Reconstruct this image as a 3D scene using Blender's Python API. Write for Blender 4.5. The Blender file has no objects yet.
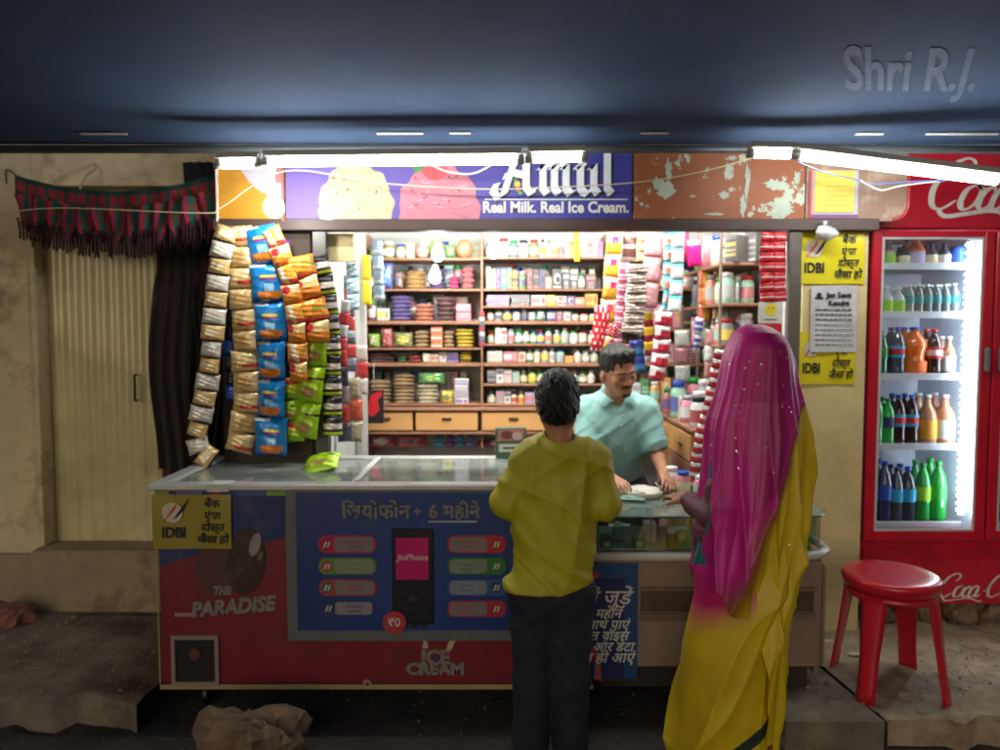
import bpy, math, random
import numpy as np
from mathutils import Vector, Matrix, Euler
R = math.radians
SC = bpy.context.scene
COL = SC.collection
random.seed(7)

# ------------------------------------------------------------------ camera, night sky, exposure
PITCH = R(3.4)
cam_d = bpy.data.cameras.new('camera')
cam = bpy.data.objects.new('camera', cam_d)
COL.objects.link(cam)
cam_d.sensor_width = 36
cam_d.lens = 27.0                      # 750 px focal length on a 1000 px wide picture
cam_d.clip_start = 0.05
cam_d.clip_end = 500
cam.location = (0, 0, 1.5)
cam.rotation_euler = (R(90) - PITCH, 0, 0)
SC.camera = cam
cam_d.dof.use_dof = True                # the phone focused a little short: soft background
cam_d.dof.focus_distance = 2.15
cam_d.dof.aperture_fstop = 2.5

world = bpy.data.worlds.new('World')
SC.world = world
world.use_nodes = True
nt = world.node_tree
bg = nt.nodes['Background']
sky = nt.nodes.new('ShaderNodeTexSky')
sky.sky_type = 'NISHITA'
sky.sun_disc = False
sky.sun_elevation = R(14)
sky.sun_rotation = R(195)
nt.links.new(sky.outputs[0], bg.inputs[0])
bg.inputs[1].default_value = 0.027

sun_d = bpy.data.lights.new('street_glow', 'SUN')
sun_d.energy = 0.29
sun_d.angle = R(35)
sun_d.color = (1.0, 0.90, 0.78)
sun = bpy.data.objects.new('street_glow', sun_d)
COL.objects.link(sun)
sun.rotation_euler = (R(90 - 14), 0, R(-15))

SC.view_settings.view_transform = 'Standard'
SC.view_settings.look = 'None'
SC.view_settings.gamma = 1
SC.view_settings.use_curve_mapping = False
SC.view_settings.exposure = 0.4
SC.cycles.use_denoising = True
SC.cycles.max_bounces = 8
SC.cycles.diffuse_bounces = 3
SC.cycles.glossy_bounces = 3
SC.cycles.transparent_max_bounces = 14
SC.cycles.transmission_bounces = 5
SC.cycles.sample_clamp_indirect = 4
SC.cycles.caustics_reflective = False
SC.cycles.caustics_refractive = False

TUBE = 46.0        # radiance of the lit fluorescent tubes

# ------------------------------------------------------------------ helpers
ct, st = math.cos(PITCH), math.sin(PITCH)
def at(px, py, Y):
    xc = (px - 500) / 750; yc = -(py - 375) / 750
    d = Vector((xc, ct + yc * st, -st + yc * ct))
    return Vector((0, 0, 1.5)) + d * (Y / d.y)
def X_(px, Y): return at(px, 375, Y).x
def Z_(py, Y): return at(500, py, Y).z
def s(r, g, b):
    f = lambda c: (c / 255 / 12.92) if c / 255 <= .04045 else ((c / 255 + .055) / 1.055) ** 2.4
    return (f(r), f(g), f(b))
PAL = dict(red=s(190, 25, 35), crimson=s(160, 20, 60), maroon=s(90, 20, 35), pink=s(225, 120, 150), rose=s(200, 100, 110),
    magenta=s(205, 20, 130), purple=s(100, 50, 150), violet=s(125, 105, 190), lilac=s(185, 170, 215), navy=s(25, 35, 95), blue=s(30, 80, 190),
    cyan=s(40, 165, 215), teal=s(30, 125, 125), mint=s(150, 215, 190), green=s(35, 145, 55), lime=s(145, 205, 35), olive=s(125, 130, 45),
    yellow=s(240, 215, 30), amber=s(225, 155, 30), orange=s(240, 115, 25), salmon=s(230, 140, 110), tan=s(200, 165, 115), brown=s(105, 65, 40),
    gold=s(205, 165, 80), cream=s(235, 222, 185), white=s(235, 235, 232), silver=s(175, 180, 185), grey=s(130, 135, 138), charcoal=s(55, 57, 62),
    black=s(20, 20, 23))
def mixc(a, b, t): return tuple(a[i] * (1 - t) + b[i] * t for i in range(3))

MATS = {}
def mat(name, col=None, rough=.6, metal=0., var=.12, vscale=6., bump=0., bscale=40., coat=0., emis=None, estr=0., spec=.5, dirt=None, dirt_amt=.5, dscale=3., sss=0., stretch=None, alpha=1.):
    """procedural material; col None -> the printed colour attribute of the mesh"""
    if name in MATS: return MATS[name]
    m = bpy.data.materials.new(name); m.use_nodes = True
    n = m.node_tree.nodes; l = m.node_tree.links
    p = n['Principled BSDF']
    p.inputs['Roughness'].default_value = rough
    p.inputs['Metallic'].default_value = metal
    p.inputs['Coat Weight'].default_value = coat
    p.inputs['Specular IOR Level'].default_value = spec
    if sss: 
        p.inputs['Subsurface Weight'].default_value = sss
        p.inputs['Subsurface Radius'].default_value = (.01, .004, .002)
    tc = n.new('ShaderNodeTexCoord'); mp = n.new('ShaderNodeMapping')
    l.new(tc.outputs['Object'], mp.inputs[0])
    if stretch: mp.inputs['Scale'].default_value = stretch
    if col is None:
        a = n.new('ShaderNodeAttribute'); a.attribute_name = 'Col'; src = a.outputs['Color']
    else:
        a = n.new('ShaderNodeRGB'); a.outputs[0].default_value = (*col, 1); src = a.outputs[0]
    nz = n.new('ShaderNodeTexNoise'); nz.inputs['Scale'].default_value = vscale; nz.inputs['Detail'].default_value = 6; nz.inputs['Roughness'].default_value = .65
    l.new(mp.outputs[0], nz.inputs['Vector'])
    mr = n.new('ShaderNodeMapRange'); mr.inputs[1].default_value = .25; mr.inputs[2].default_value = .75
    mr.inputs[3].default_value = 1 - var * 1.6; mr.inputs[4].default_value = 1 + var * .6
    l.new(nz.outputs[0], mr.inputs[0])
    mx = n.new('ShaderNodeVectorMath'); mx.operation = 'SCALE'
    l.new(src, mx.inputs[0]); l.new(mr.outputs[0], mx.inputs['Scale'])
    out = mx.outputs[0]
    if dirt:
        dn = n.new('ShaderNodeTexNoise'); dn.inputs['Scale'].default_value = dscale; dn.inputs['Detail'].default_value = 8; dn.inputs['Roughness'].default_value = .7
        l.new(mp.outputs[0], dn.inputs['Vector'])
        r = n.new('ShaderNodeMapRange'); r.inputs[1].default_value = .5; r.inputs[2].default_value = .68; r.inputs[3].default_value = 0; r.inputs[4].default_value = dirt_amt
        l.new(dn.outputs[0], r.inputs[0])
        mm = n.new('ShaderNodeMix'); mm.data_type = 'RGBA'
        l.new(r.outputs[0], mm.inputs[0]); l.new(out, mm.inputs[6]); mm.inputs[7].default_value = (*dirt, 1)
        out = mm.outputs[2]
    l.new(out, p.inputs['Base Color'])
    rr = n.new('ShaderNodeMapRange'); rr.inputs[3].default_value = max(.03, rough - .08); rr.inputs[4].default_value = min(1, rough + .1)
    l.new(nz.outputs[0], rr.inputs[0]); l.new(rr.outputs[0], p.inputs['Roughness'])
    if bump:
        bn = n.new('ShaderNodeTexNoise'); bn.inputs['Scale'].default_value = bscale; bn.inputs['Detail'].default_value = 4
        l.new(mp.outputs[0], bn.inputs['Vector'])
        b = n.new('ShaderNodeBump'); b.inputs['Strength'].default_value = bump; b.inputs['Distance'].default_value = .01
        l.new(bn.outputs[0], b.inputs['Height']); l.new(b.outputs[0], p.inputs['Normal'])
    if emis:
        p.inputs['Emission Color'].default_value = (*emis, 1); p.inputs['Emission Strength'].default_value = estr
    MATS[name] = m
    return m
def glass(name, tint=(.9, .97, .94), rough=.03, refl=.12, ior=1.45, pale_sheen=0., pale_sheen_col=(.5, .55, .52)):
    if name in MATS: return MATS[name]
    m = bpy.data.materials.new(name); m.use_nodes = True
    n = m.node_tree.nodes; l = m.node_tree.links
    n.remove(n['Principled BSDF'])
    t = n.new('ShaderNodeBsdfTransparent'); t.inputs[0].default_value = (*tint, 1)
    g = n.new('ShaderNodeBsdfGlossy'); g.inputs['Roughness'].default_value = rough
    fr = n.new('ShaderNodeFresnel')
    ge = n.new('ShaderNodeNewGeometry'); im = n.new('ShaderNodeMapRange'); im.inputs[3].default_value = ior; im.inputs[4].default_value = 1 / ior   # thin pane: same reflectance from both faces
    l.new(ge.outputs['Backfacing'], im.inputs[0]); l.new(im.outputs[0], fr.inputs[0])
    nz = n.new('ShaderNodeTexNoise'); nz.inputs['Scale'].default_value = 9
    mr = n.new('ShaderNodeMapRange'); mr.inputs[3].default_value = refl * .4; mr.inputs[4].default_value = refl
    l.new(nz.outputs[0], mr.inputs[0])
    ad = n.new('ShaderNodeMath'); ad.operation = 'ADD'; ad.use_clamp = True
    l.new(fr.outputs[0], ad.inputs[0]); l.new(mr.outputs[0], ad.inputs[1])
    mx = n.new('ShaderNodeMixShader')
    l.new(ad.outputs[0], mx.inputs[0]); l.new(t.outputs[0], mx.inputs[1]); l.new(g.outputs[0], mx.inputs[2])
    res = mx.outputs[0]
    if pale_sheen:  # pale diffuse layer imitating bright reflections on the pane
        df = n.new('ShaderNodeBsdfDiffuse'); df.inputs[0].default_value = (*pale_sheen_col, 1)
        dn = n.new('ShaderNodeTexNoise'); dn.inputs['Scale'].default_value = 5; dn.inputs['Detail'].default_value = 7
        dr_ = n.new('ShaderNodeMapRange'); dr_.inputs[1].default_value = .3; dr_.inputs[2].default_value = .7; dr_.inputs[3].default_value = pale_sheen * .5; dr_.inputs[4].default_value = pale_sheen * 1.4
        l.new(dn.outputs[0], dr_.inputs[0]); m2 = n.new('ShaderNodeMixShader'); l.new(dr_.outputs[0], m2.inputs[0]); l.new(res, m2.inputs[1]); l.new(df.outputs[0], m2.inputs[2]); res = m2.outputs[0]
    l.new(res, n['Material Output'].inputs[0])
    MATS[name] = m
    return m
def glow(name, col, strength):
    if name in MATS: return MATS[name]
    m = bpy.data.materials.new(name); m.use_nodes = True
    n = m.node_tree.nodes; l = m.node_tree.links
    n.remove(n['Principled BSDF'])
    e = n.new('ShaderNodeEmission'); e.inputs[0].default_value = (*col, 1); e.inputs[1].default_value = strength
    l.new(e.outputs[0], n['Material Output'].inputs[0])
    MATS[name] = m
    return m
PAPER = mat('printed_paper', None, .55, var=.14, vscale=14, dirt=s(120, 110, 98), dirt_amt=.28, dscale=9)
FOIL = mat('printed_foil', None, .28, metal=.25, var=.05, bump=.55, bscale=28, coat=.3)
PLAST = mat('printed_plastic', None, .32, var=.05)
CLOTH = mat('woven_cloth', None, .85, var=.12, vscale=30, bump=.2, bscale=300)
METAL = mat('painted_metal', None, .38, var=.1, bump=.03, bscale=15)
GLOSS = mat('bottle_plastic', None, .12, var=.04, coat=.5)
WHITE_TXT = mat('white_lettering', s(225, 225, 222), .6)
BLACK_TXT = mat('black_lettering', s(25, 25, 28), .6)
RED_TXT = mat('red_lettering', s(190, 25, 35), .6)

class MB:
    def __init__(self): self.v = []; self.f = []; self.c = []; self.sm = []
    def add(self, vs, fs, col, smooth=False):
        b = len(self.v); self.v += [tuple(v) for v in vs]
        for i, f in enumerate(fs):
            self.f.append(tuple(b + k for k in f))
            self.c.append(col[i] if isinstance(col, list) else col); self.sm.append(smooth)
        return self
    def box(self, x0, x1, y0, y1, z0, z1, col=(.5, .5, .5), b=None):
        dx, dy, dz = x1 - x0, y1 - y0, z1 - z0
        if b is None: b = min(.003, .18 * min(dx, dy, dz))
        b = min(b, .45 * min(dx, dy, dz))
        X = [x0, x1]; Y = [y0, y1]; Z = [z0, z1]; vs = []; idx = {}
        for i in (0, 1):
            for j in (0, 1):
                for k in (0, 1):
                    sx, sy, sz = (b if i == 0 else -b), (b if j == 0 else -b), (b if k == 0 else -b)
                    idx[i, j, k, 0] = len(vs); vs.append((X[i], Y[j] + sy, Z[k] + sz))
                    idx[i, j, k, 1] = len(vs); vs.append((X[i] + sx, Y[j], Z[k] + sz))
                    idx[i, j, k, 2] = len(vs); vs.append((X[i] + sx, Y[j] + sy, Z[k]))
        F = []
        F.append([idx[0, 0, 0, 0], idx[0, 0, 1, 0], idx[0, 1, 1, 0], idx[0, 1, 0, 0]])
        F.append([idx[1, 0, 0, 0], idx[1, 1, 0, 0], idx[1, 1, 1, 0], idx[1, 0, 1, 0]])
        F.append([idx[0, 0, 0, 1], idx[1, 0, 0, 1], idx[1, 0, 1, 1], idx[0, 0, 1, 1]])
        F.append([idx[0, 1, 0, 1], idx[0, 1, 1, 1], idx[1, 1, 1, 1], idx[1, 1, 0, 1]])
        F.append([idx[0, 0, 0, 2], idx[0, 1, 0, 2], idx[1, 1, 0, 2], idx[1, 0, 0, 2]])
        F.append([idx[0, 0, 1, 2], idx[1, 0, 1, 2], idx[1, 1, 1, 2], idx[0, 1, 1, 2]])
        for a in (0, 1):
            for c in (0, 1):
                q = [idx[a, c, 0, 0], idx[a, c, 1, 0], idx[a, c, 1, 1], idx[a, c, 0, 1]]; F.append(q if (a == c) is False else q[::-1])
                q = [idx[a, 0, c, 0], idx[a, 1, c, 0], idx[a, 1, c, 2], idx[a, 0, c, 2]]; F.append(q if a == c else q[::-1])
                q = [idx[0, a, c, 1], idx[1, a, c, 1], idx[1, a, c, 2], idx[0, a, c, 2]]; F.append(q[::-1] if a == c else q)
        for i in (0, 1):
            for j in (0, 1):
                for k in (0, 1):
                    q = [idx[i, j, k, 0], idx[i, j, k, 1], idx[i, j, k, 2]]
                    F.append(q if (i + j + k) % 2 == 1 else q[::-1])
        return self.add(vs, F, col)
    def quad(self, x0, x1, z0, z1, y, col):
        return self.add([(x0, y, z0), (x1, y, z0), (x1, y, z1), (x0, y, z1)], [(0, 1, 2, 3)], col)
    def poly(self, pts, y, t, col):
        """flat cut-out in the xz plane, front at y, thickness t"""
        n = len(pts)
        if sum(pts[i][0] * pts[(i + 1) % n][1] - pts[(i + 1) % n][0] * pts[i][1] for i in range(n)) < 0: pts = pts[::-1]
        vs = [(p[0], y, p[1]) for p in pts] + [(p[0], y + t, p[1]) for p in pts]
        fs = [tuple(range(n)), tuple(range(2 * n - 1, n - 1, -1))] + [(i, i + n, (i + 1) % n + n, (i + 1) % n) for i in range(n)]
        return self.add(vs, fs, col)
    def disc(self, cx, cz, rx, rz, y, t, col, n=28, a=0):
        return self.poly([(cx + rx * math.cos(k * 2 * math.pi / n) * math.cos(a) - rz * math.sin(k * 2 * math.pi / n) * math.sin(a),
                           cz + rx * math.cos(k * 2 * math.pi / n) * math.sin(a) + rz * math.sin(k * 2 * math.pi / n) * math.cos(a)) for k in range(n)], y, t, col)
    def lathe(self, prof, n=20, col=(.5, .5, .5), c=(0, 0, 0), smooth=True, axis='z'):
        vs = []; fs = []; cs = []
        for (r, z) in prof:
            for k in range(n):
                a = 2 * math.pi * k / n; p = (r * math.cos(a), r * math.sin(a), z)
                if axis == 'x': p = (p[2], p[0], p[1])
                if axis == 'y': p = (p[1], p[2], p[0])
                vs.append((p[0] + c[0], p[1] + c[1], p[2] + c[2]))
        for i in range(len(prof) - 1):
            for k in range(n):
                fs.append((i * n + k, i * n + (k + 1) % n, (i + 1) * n + (k + 1) % n, (i + 1) * n + k))
                cs.append(col[min(i, len(col) - 1)] if isinstance(col, list) else col)
        if prof[0][0] > 1e-4: fs.append(tuple(range(n - 1, -1, -1))); cs.append(cs[0])
        if prof[-1][0] > 1e-4: fs.append(tuple((len(prof) - 1) * n + k for k in range(n))); cs.append(cs[-2])
        return self.add(vs, fs, cs, smooth)
    def tube(self, pts, r, n=8, col=(.5, .5, .5), cap=True):
        pts = [Vector(p) for p in pts]; rs = r if isinstance(r, list) else [r] * len(pts)
        vs = []; fs = []
        up = Vector((0, 0, 1))
        d0 = (pts[1] - pts[0]).normalized()
        if abs(d0.dot(up)) > .9: up = Vector((1, 0, 0))
        a = d0.cross(up).normalized()
        for i, p in enumerate(pts):
            d = (pts[min(i + 1, len(pts) - 1)] - pts[max(i - 1, 0)]).normalized()
            a = (a - d * a.dot(d)).normalized(); b = d.cross(a)
            for k in range(n):
                t = 2 * math.pi * k / n
                vs.append(p + (a * math.cos(t) + b * math.sin(t)) * rs[i])
        for i in range(len(pts) - 1):
            for k in range(n):
                fs.append((i * n + k, i * n + (k + 1) % n, (i + 1) * n + (k + 1) % n, (i + 1) * n + k))
        if cap: fs.append(tuple(range(n - 1, -1, -1))); fs.append(tuple((len(pts) - 1) * n + k for k in range(n)))
        return self.add(vs, fs, col, True)
    def grid(self, fn, nu, nv, colfn, smooth=True, closeu=False, th=None):
        vs = [fn(i / nu, j / nv) for j in range(nv + 1) for i in range(nu + (0 if closeu else 1))]
        w = nu if closeu else nu + 1; fs = []; cs = []
        for j in range(nv):
            for i in range(nu):
                i2 = (i + 1) % w if closeu else i + 1
                fs.append((j * w + i, j * w + i2, (j + 1) * w + i2, (j + 1) * w + i))
                cs.append(colfn((i + .5) / nu, (j + .5) / nv) if callable(colfn) else colfn)
        return self.add(vs, fs, cs, smooth)
    def pillow(self, w, h, t, colfn, nu=14, nv=20, wr=.12, seed=0):
        """sealed packet, hanging from its top edge at z=0, centred on x"""
        rnd = random.Random(seed); ph = [rnd.uniform(0, 6) for _ in range(6)]
        def f(side):
            def g(u, v):
                a = 2 * u - 1; b = 2 * v - 1
                k = max(0, 1 - abs(a) ** 2.6) ** .6 * max(0, 1 - abs(b) ** 5) ** .7
                crk = 1 + wr * (math.sin(9 * a + ph[0] + 3 * b) * .6 + math.sin(13 * b + ph[1] - 4 * a) * .5) + .25 * wr * math.sin(31 * a + ph[2]) * abs(b) ** 3 * 3
                xx = a * w / 2 * (1 - .05 * (1 - b * b)) 
                return (xx, side * t / 2 * k * crk + .0008 * side, -v * h + .0015 * math.sin(14 * a + ph[3]) * abs(b))
            return g
        self.grid(f(-1), nu, nv, lambda u, v: colfn(u, v), True)
        b = len(self.f)
        self.grid(f(1), nu, nv, lambda u, v: colfn(1 - u, v), True)
        for i in range(b, len(self.f)): self.f[i] = self.f[i][::-1]
        return self
    def xf(self, M, start=0):
        self.v = self.v[:start] + [tuple(M @ Vector(v)) for v in self.v[start:]]
        return self
    def mesh(self, name, m):
        me = bpy.data.meshes.new(name); me.from_pydata(self.v, [], self.f)
        at_ = me.attributes.new('Col', 'FLOAT_COLOR', 'CORNER')
        lt = np.array([len(f) for f in self.f]); cc = np.ones((len(self.f), 4), dtype=np.float32)
        cc[:, :3] = np.array(self.c, dtype=np.float32)[:, :3]
        at_.data.foreach_set('color', np.repeat(cc, lt, axis=0).ravel())
        me.polygons.foreach_set('use_smooth', self.sm)
        me.materials.append(m); me.update()
        return me
    def build(self, name, m, parent=None, loc=(0, 0, 0), rot=(0, 0, 0)):
        o = bpy.data.objects.new(name, self.mesh(name, m)); COL.objects.link(o)
        o.location = loc; o.rotation_euler = rot
        if parent: o.parent = parent
        return o
def tag(o, label=None, cat=None, group=None, kind=None):
    if label: o['label'] = label
    if cat: o['category'] = cat
    if group: o['group'] = group
    if kind: o['kind'] = kind
    return o
def thing(name, label, cat, loc=(0, 0, 0), rz=0, group=None):
    o = bpy.data.objects.new(name, None); COL.objects.link(o); o.empty_display_size = .1
    o.location = loc; o.rotation_euler = (0, 0, rz)
    return tag(o, label, cat, group)
def inst(name, me, parent=None, loc=(0, 0, 0), rot=(0, 0, 0), scale=None):
    o = bpy.data.objects.new(name, me); COL.objects.link(o); o.location = loc; o.rotation_euler = rot
    if scale: o.scale = scale
    if parent: o.parent = parent
    return o
def text(name, body, x, z, size, m, parent, y=-.003, align='CENTER', bold=0., shear=0., rot=0., sx=1., th=.0006, spacing=1.):
    cu = bpy.data.curves.new('t', 'FONT'); cu.body = body; cu.size = size; cu.align_x = align; cu.align_y = 'CENTER'
    cu.offset = bold; cu.shear = shear; cu.extrude = th; cu.space_character = spacing; cu.resolution_u = 3; cu.space_line = .85
    o = bpy.data.objects.new('t', cu); COL.objects.link(o)
    dg = bpy.context.evaluated_depsgraph_get()
    me = bpy.data.meshes.new_from_object(o.evaluated_get(dg)); bpy.data.objects.remove(o)
    me.materials.clear(); me.materials.append(m)
    r = bpy.data.objects.new(name, me); COL.objects.link(r)
    r.location = (x, y, z); r.rotation_euler = (R(90), -rot, 0); r.scale = (sx, 1, 1)
    r.parent = parent
    return r
def smooth_path(pts, n=6):
    P = [Vector(p) for p in pts]; out = []
    for i in range(len(P) - 1):
        p0 = P[max(i - 1, 0)]; p1 = P[i]; p2 = P[i + 1]; p3 = P[min(i + 2, len(P) - 1)]
        for k in range(n):
            t = k / n
            out.append(.5 * ((2 * p1) + (p2 - p0) * t + (2 * p0 - 5 * p1 + 4 * p2 - p3) * t * t + (3 * p1 - p0 - 3 * p2 + p3) * t ** 3))
    out.append(P[-1]); return out
def pen(mb, strokes, x, z, sc, y, nib, wmin, col, shear=0., press=False, wmax=.12, smooth=True, sx=1., grow=0.):
    """broad-nib or pointed-pen lettering: every stroke a flat ribbon in the xz plane"""
    for q, stx in enumerate(strokes):
        P = smooth_path([(a, b, 0) for a, b in stx], 7) if smooth else [Vector((a, b, 0)) for a, b in stx]
        L = []; Rr = []
        for i, p in enumerate(P):
            d = P[min(i + 1, len(P) - 1)] - P[max(i - 1, 0)]
            if d.length < 1e-6: d = Vector((1, 0, 0))
            d.normalize(); nrm = Vector((-d.y, d.x, 0))
            if press:
                w = wmin + (wmax - wmin) * max(0, abs(d.y)) ** 1.5 * (1 if d.y < 0 else .35)
                e = min(1, (i + 1.2) / 4, (len(P) - i + .2) / 4); o = nrm * (w * e / 2 + grow)
            else:
                o = Vector((nib[0], nib[1], 0)) * .5
                if o.dot(nrm) < 0: o = -o
                o = o + nrm * (wmin / 2 + grow)
            L.append(p + o); Rr.append(p - o)
        tr = lambda p: (x + (p.x + shear * p.y) * sc * sx, y - .0004 * (q % 7), z + p.y * sc)
        vs = [tr(p) for p in L] + [tr(p) for p in Rr]; n = len(P)
        mb.add(vs, [(i, i + n, i + n + 1, i + 1) for i in range(n - 1)], col)
BIGC = [(.66, .70), (.80, .86), (.74, 1.0), (.55, 1.03), (.28, .85), (.12, .45), (.2, .1), (.42, .0), (.68, .18)]
def lo(x): return [(x + .2, .5), (x + .03, .4), (x - .02, .15), (x + .09, -.01), (x + .27, .08), (x + .33, .36), (x + .22, .5), (x + .32, .42), (x + .44, .42)]
def lc(x): return [(x + .26, .36), (x + .2, .46), (x + .04, .32), (x + .02, .08), (x + .14, 0), (x + .34, .16)]
def la(x): return [(x + .27, .40), (x + .18, .5), (x + .0, .34), (x - .03, .08), (x + .07, -.01), (x + .22, .12), (x + .3, .48)]
def la2(x): return [(x + .3, .46), (x + .27, .1), (x + .36, 0), (x + .48, .14)]
COCA = [BIGC, lo(.8), lc(1.16), la(1.48), la2(1.48)]
COLA_ = [[(2.02, .26), (2.16, .28)], [(a + 2.1, b) for a, b in BIGC], lo(2.9), [(3.26, .16), (3.42, .5), (3.5, .92), (3.43, 1.02), (3.35, .8), (3.33, .14), (3.42, 0), (3.56, .14)], la(3.6), la2(3.6)]
SWASH = [[(.3, .0), (.5, -.17), (.95, -.12), (1.5, -.06), (1.95, -.2), (2.1, -.16)]]

# ---- signed-distance figures: one continuous surface per body or garment
class SDF:
    def __init__(self, lo, hi, h):
        self.lo = np.array(lo, float); self.h = h
        self.n = np.ceil((np.array(hi) - self.lo) / h).astype(int) + 1
        self.D = np.full(self.n, .5, np.float32)
    def win(self, a, b, m):
        i0 = np.maximum(0, np.floor((np.minimum(a, b) - m - self.lo) / self.h).astype(int))
        i1 = np.minimum(self.n, np.ceil((np.maximum(a, b) + m - self.lo) / self.h).astype(int) + 1)
        i1 = np.maximum(i1, i0)
        sl = tuple(slice(i0[k], i1[k]) for k in range(3))
        g = [(self.lo[k] + self.h * np.arange(i0[k], i1[k])).astype(np.float32) for k in range(3)]
        return sl, g[0][:, None, None], g[1][None, :, None], g[2][None, None, :]
    def comb(self, sl, p, k, sub=False):
        d = self.D[sl]
        if sub:
            h = np.clip(.5 - .5 * (p + d) / k, 0, 1); self.D[sl] = d * (1 - h) - p * h + k * h * (1 - h)
        else:
            h = np.clip(.5 + .5 * (d - p) / k, 0, 1); self.D[sl] = d * (1 - h) + p * h - k * h * (1 - h)
    def cap(self, a, b, ra, rb, k=.02, sub=False):
        a = np.array(a, float); b = np.array(b, float); m = max(ra, rb) + k + .03
        sl, X, Y, Z = self.win(a, b, m); d = b - a; L = max(float(d @ d), 1e-9)
        t = np.clip(((X - a[0]) * d[0] + (Y - a[1]) * d[1] + (Z - a[2]) * d[2]) / L, 0, 1)
        p = np.sqrt((X - a[0] - t * d[0]) ** 2 + (Y - a[1] - t * d[1]) ** 2 + (Z - a[2] - t * d[2]) ** 2) - (ra + (rb - ra) * t)
        self.comb(sl, p, k, sub)
    def ell(self, c, r, k=.02, A=None, sub=False):
        c = np.array(c, float); r = np.array(r, float); m = r.max() + k + .03
        sl, X, Y, Z = self.win(c, c, m); X = X - c[0]; Y = Y - c[1]; Z = Z - c[2]
        A = np.eye(3) if A is None else np.array(A, float)
        q = [(X * A[i][0] + Y * A[i][1] + Z * A[i][2]) / r[i] for i in range(3)]
        k0 = np.sqrt(q[0] ** 2 + q[1] ** 2 + q[2] ** 2); k1 = np.sqrt((q[0] / r[0]) ** 2 + (q[1] / r[1]) ** 2 + (q[2] / r[2]) ** 2) + 1e-6
        self.comb(sl, k0 * (k0 - 1) / k1, k, sub)
    def half(self, p, n, k=.004):
        """cut away everything on the side the normal points to"""
        sl, X, Y, Z = self.win(self.lo, self.lo + self.h * self.n, 0)
        n = np.array(n, float); n /= np.linalg.norm(n)
        q = (X - p[0]) * n[0] + (Y - p[1]) * n[1] + (Z - p[2]) * n[2]
        self.D = np.maximum(self.D, q.astype(np.float32))
    def disp(self, fn):
        sl, X, Y, Z = self.win(self.lo, self.lo + self.h * self.n, 0)
        self.D = self.D + np.broadcast_to(fn(X, Y, Z), self.D.shape).astype(np.float32)
    def surf(self, origin=(0, 0, 0)):
        D = self.D; D[0] = D[-1] = .5; D[:, 0] = D[:, -1] = .5; D[:, :, 0] = D[:, :, -1] = .5
        S = D < 0; nx, ny, nz = D.shape
        cnt = np.zeros((nx - 1, ny - 1, nz - 1), np.int8)
        for i in (0, 1):
            for j in (0, 1):
                for k in (0, 1): cnt += S[i:nx - 1 + i, j:ny - 1 + j, k:nz - 1 + k]
        ac = np.argwhere((cnt > 0) & (cnt < 8)); ids = np.full(cnt.shape, -1, np.int32)
        ids[ac[:, 0], ac[:, 1], ac[:, 2]] = np.arange(len(ac))
        acc = np.zeros((len(ac), 3)); num = np.zeros(len(ac))
        for ax in range(3):
            o1, o2 = [a for a in range(3) if a != ax]
            for i in (0, 1):
                for j in (0, 1):
                    a = ac.copy(); a[:, o1] += i; a[:, o2] += j; b = a.copy(); b[:, ax] += 1
                    va = D[a[:, 0], a[:, 1], a[:, 2]]; vb = D[b[:, 0], b[:, 1], b[:, 2]]
                    m = (va < 0) != (vb < 0); t = va / np.where(m, va - vb, 1)
                    pt = a.astype(float); pt[:, ax] += t
                    acc[m] += pt[m]; num[m] += 1
        V = acc / num[:, None] * self.h + self.lo - np.array(origin)
        F = []
        for ax in range(3):
            o1, o2 = (ax + 1) % 3, (ax + 2) % 3
            sl0 = [slice(None)] * 3; sl1 = [slice(None)] * 3; sl0[ax] = slice(0, -1); sl1[ax] = slice(1, None)
            A = S[tuple(sl0)]; B = S[tuple(sl1)]
            e = np.argwhere(A != B); sg = A[e[:, 0], e[:, 1], e[:, 2]]
            q = []
            for (i, j) in ((-1, -1), (0, -1), (0, 0), (-1, 0)):
                c = e.copy(); c[:, o1] += i; c[:, o2] += j; q.append(ids[c[:, 0], c[:, 1], c[:, 2]])
            q = np.stack(q, 1); q[~sg] = q[~sg][:, ::-1]; F.append(q)
        return V, np.concatenate(F)
    def build(self, name, m, parent, origin=(0, 0, 0), colfn=None, sm=2):
        V, F = self.surf(origin)
        for _ in range(sm):                                  # light relaxing of the surface
            N = np.zeros_like(V); c = np.zeros(len(V))
            for i in range(4):
                a = F[:, i]; b = F[:, (i + 1) % 4]
                np.add.at(N, a, V[b]); np.add.at(c, a, 1); np.add.at(N, b, V[a]); np.add.at(c, b, 1)
            V = V * .5 + N / c[:, None] * .5
        me = bpy.data.meshes.new(name); me.from_pydata(V.tolist(), [], F.tolist())
        me.polygons.foreach_set('use_smooth', [True] * len(F))
        if colfn:
            cc = np.ones((len(V), 4), np.float32); cc[:, :3] = colfn(V)
            a = me.attributes.new('Col', 'FLOAT_COLOR', 'POINT'); a.data.foreach_set('color', cc.ravel())
        me.materials.append(m)
        o = bpy.data.objects.new(name, me); COL.objects.link(o); o.parent = parent
        return o
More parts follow.
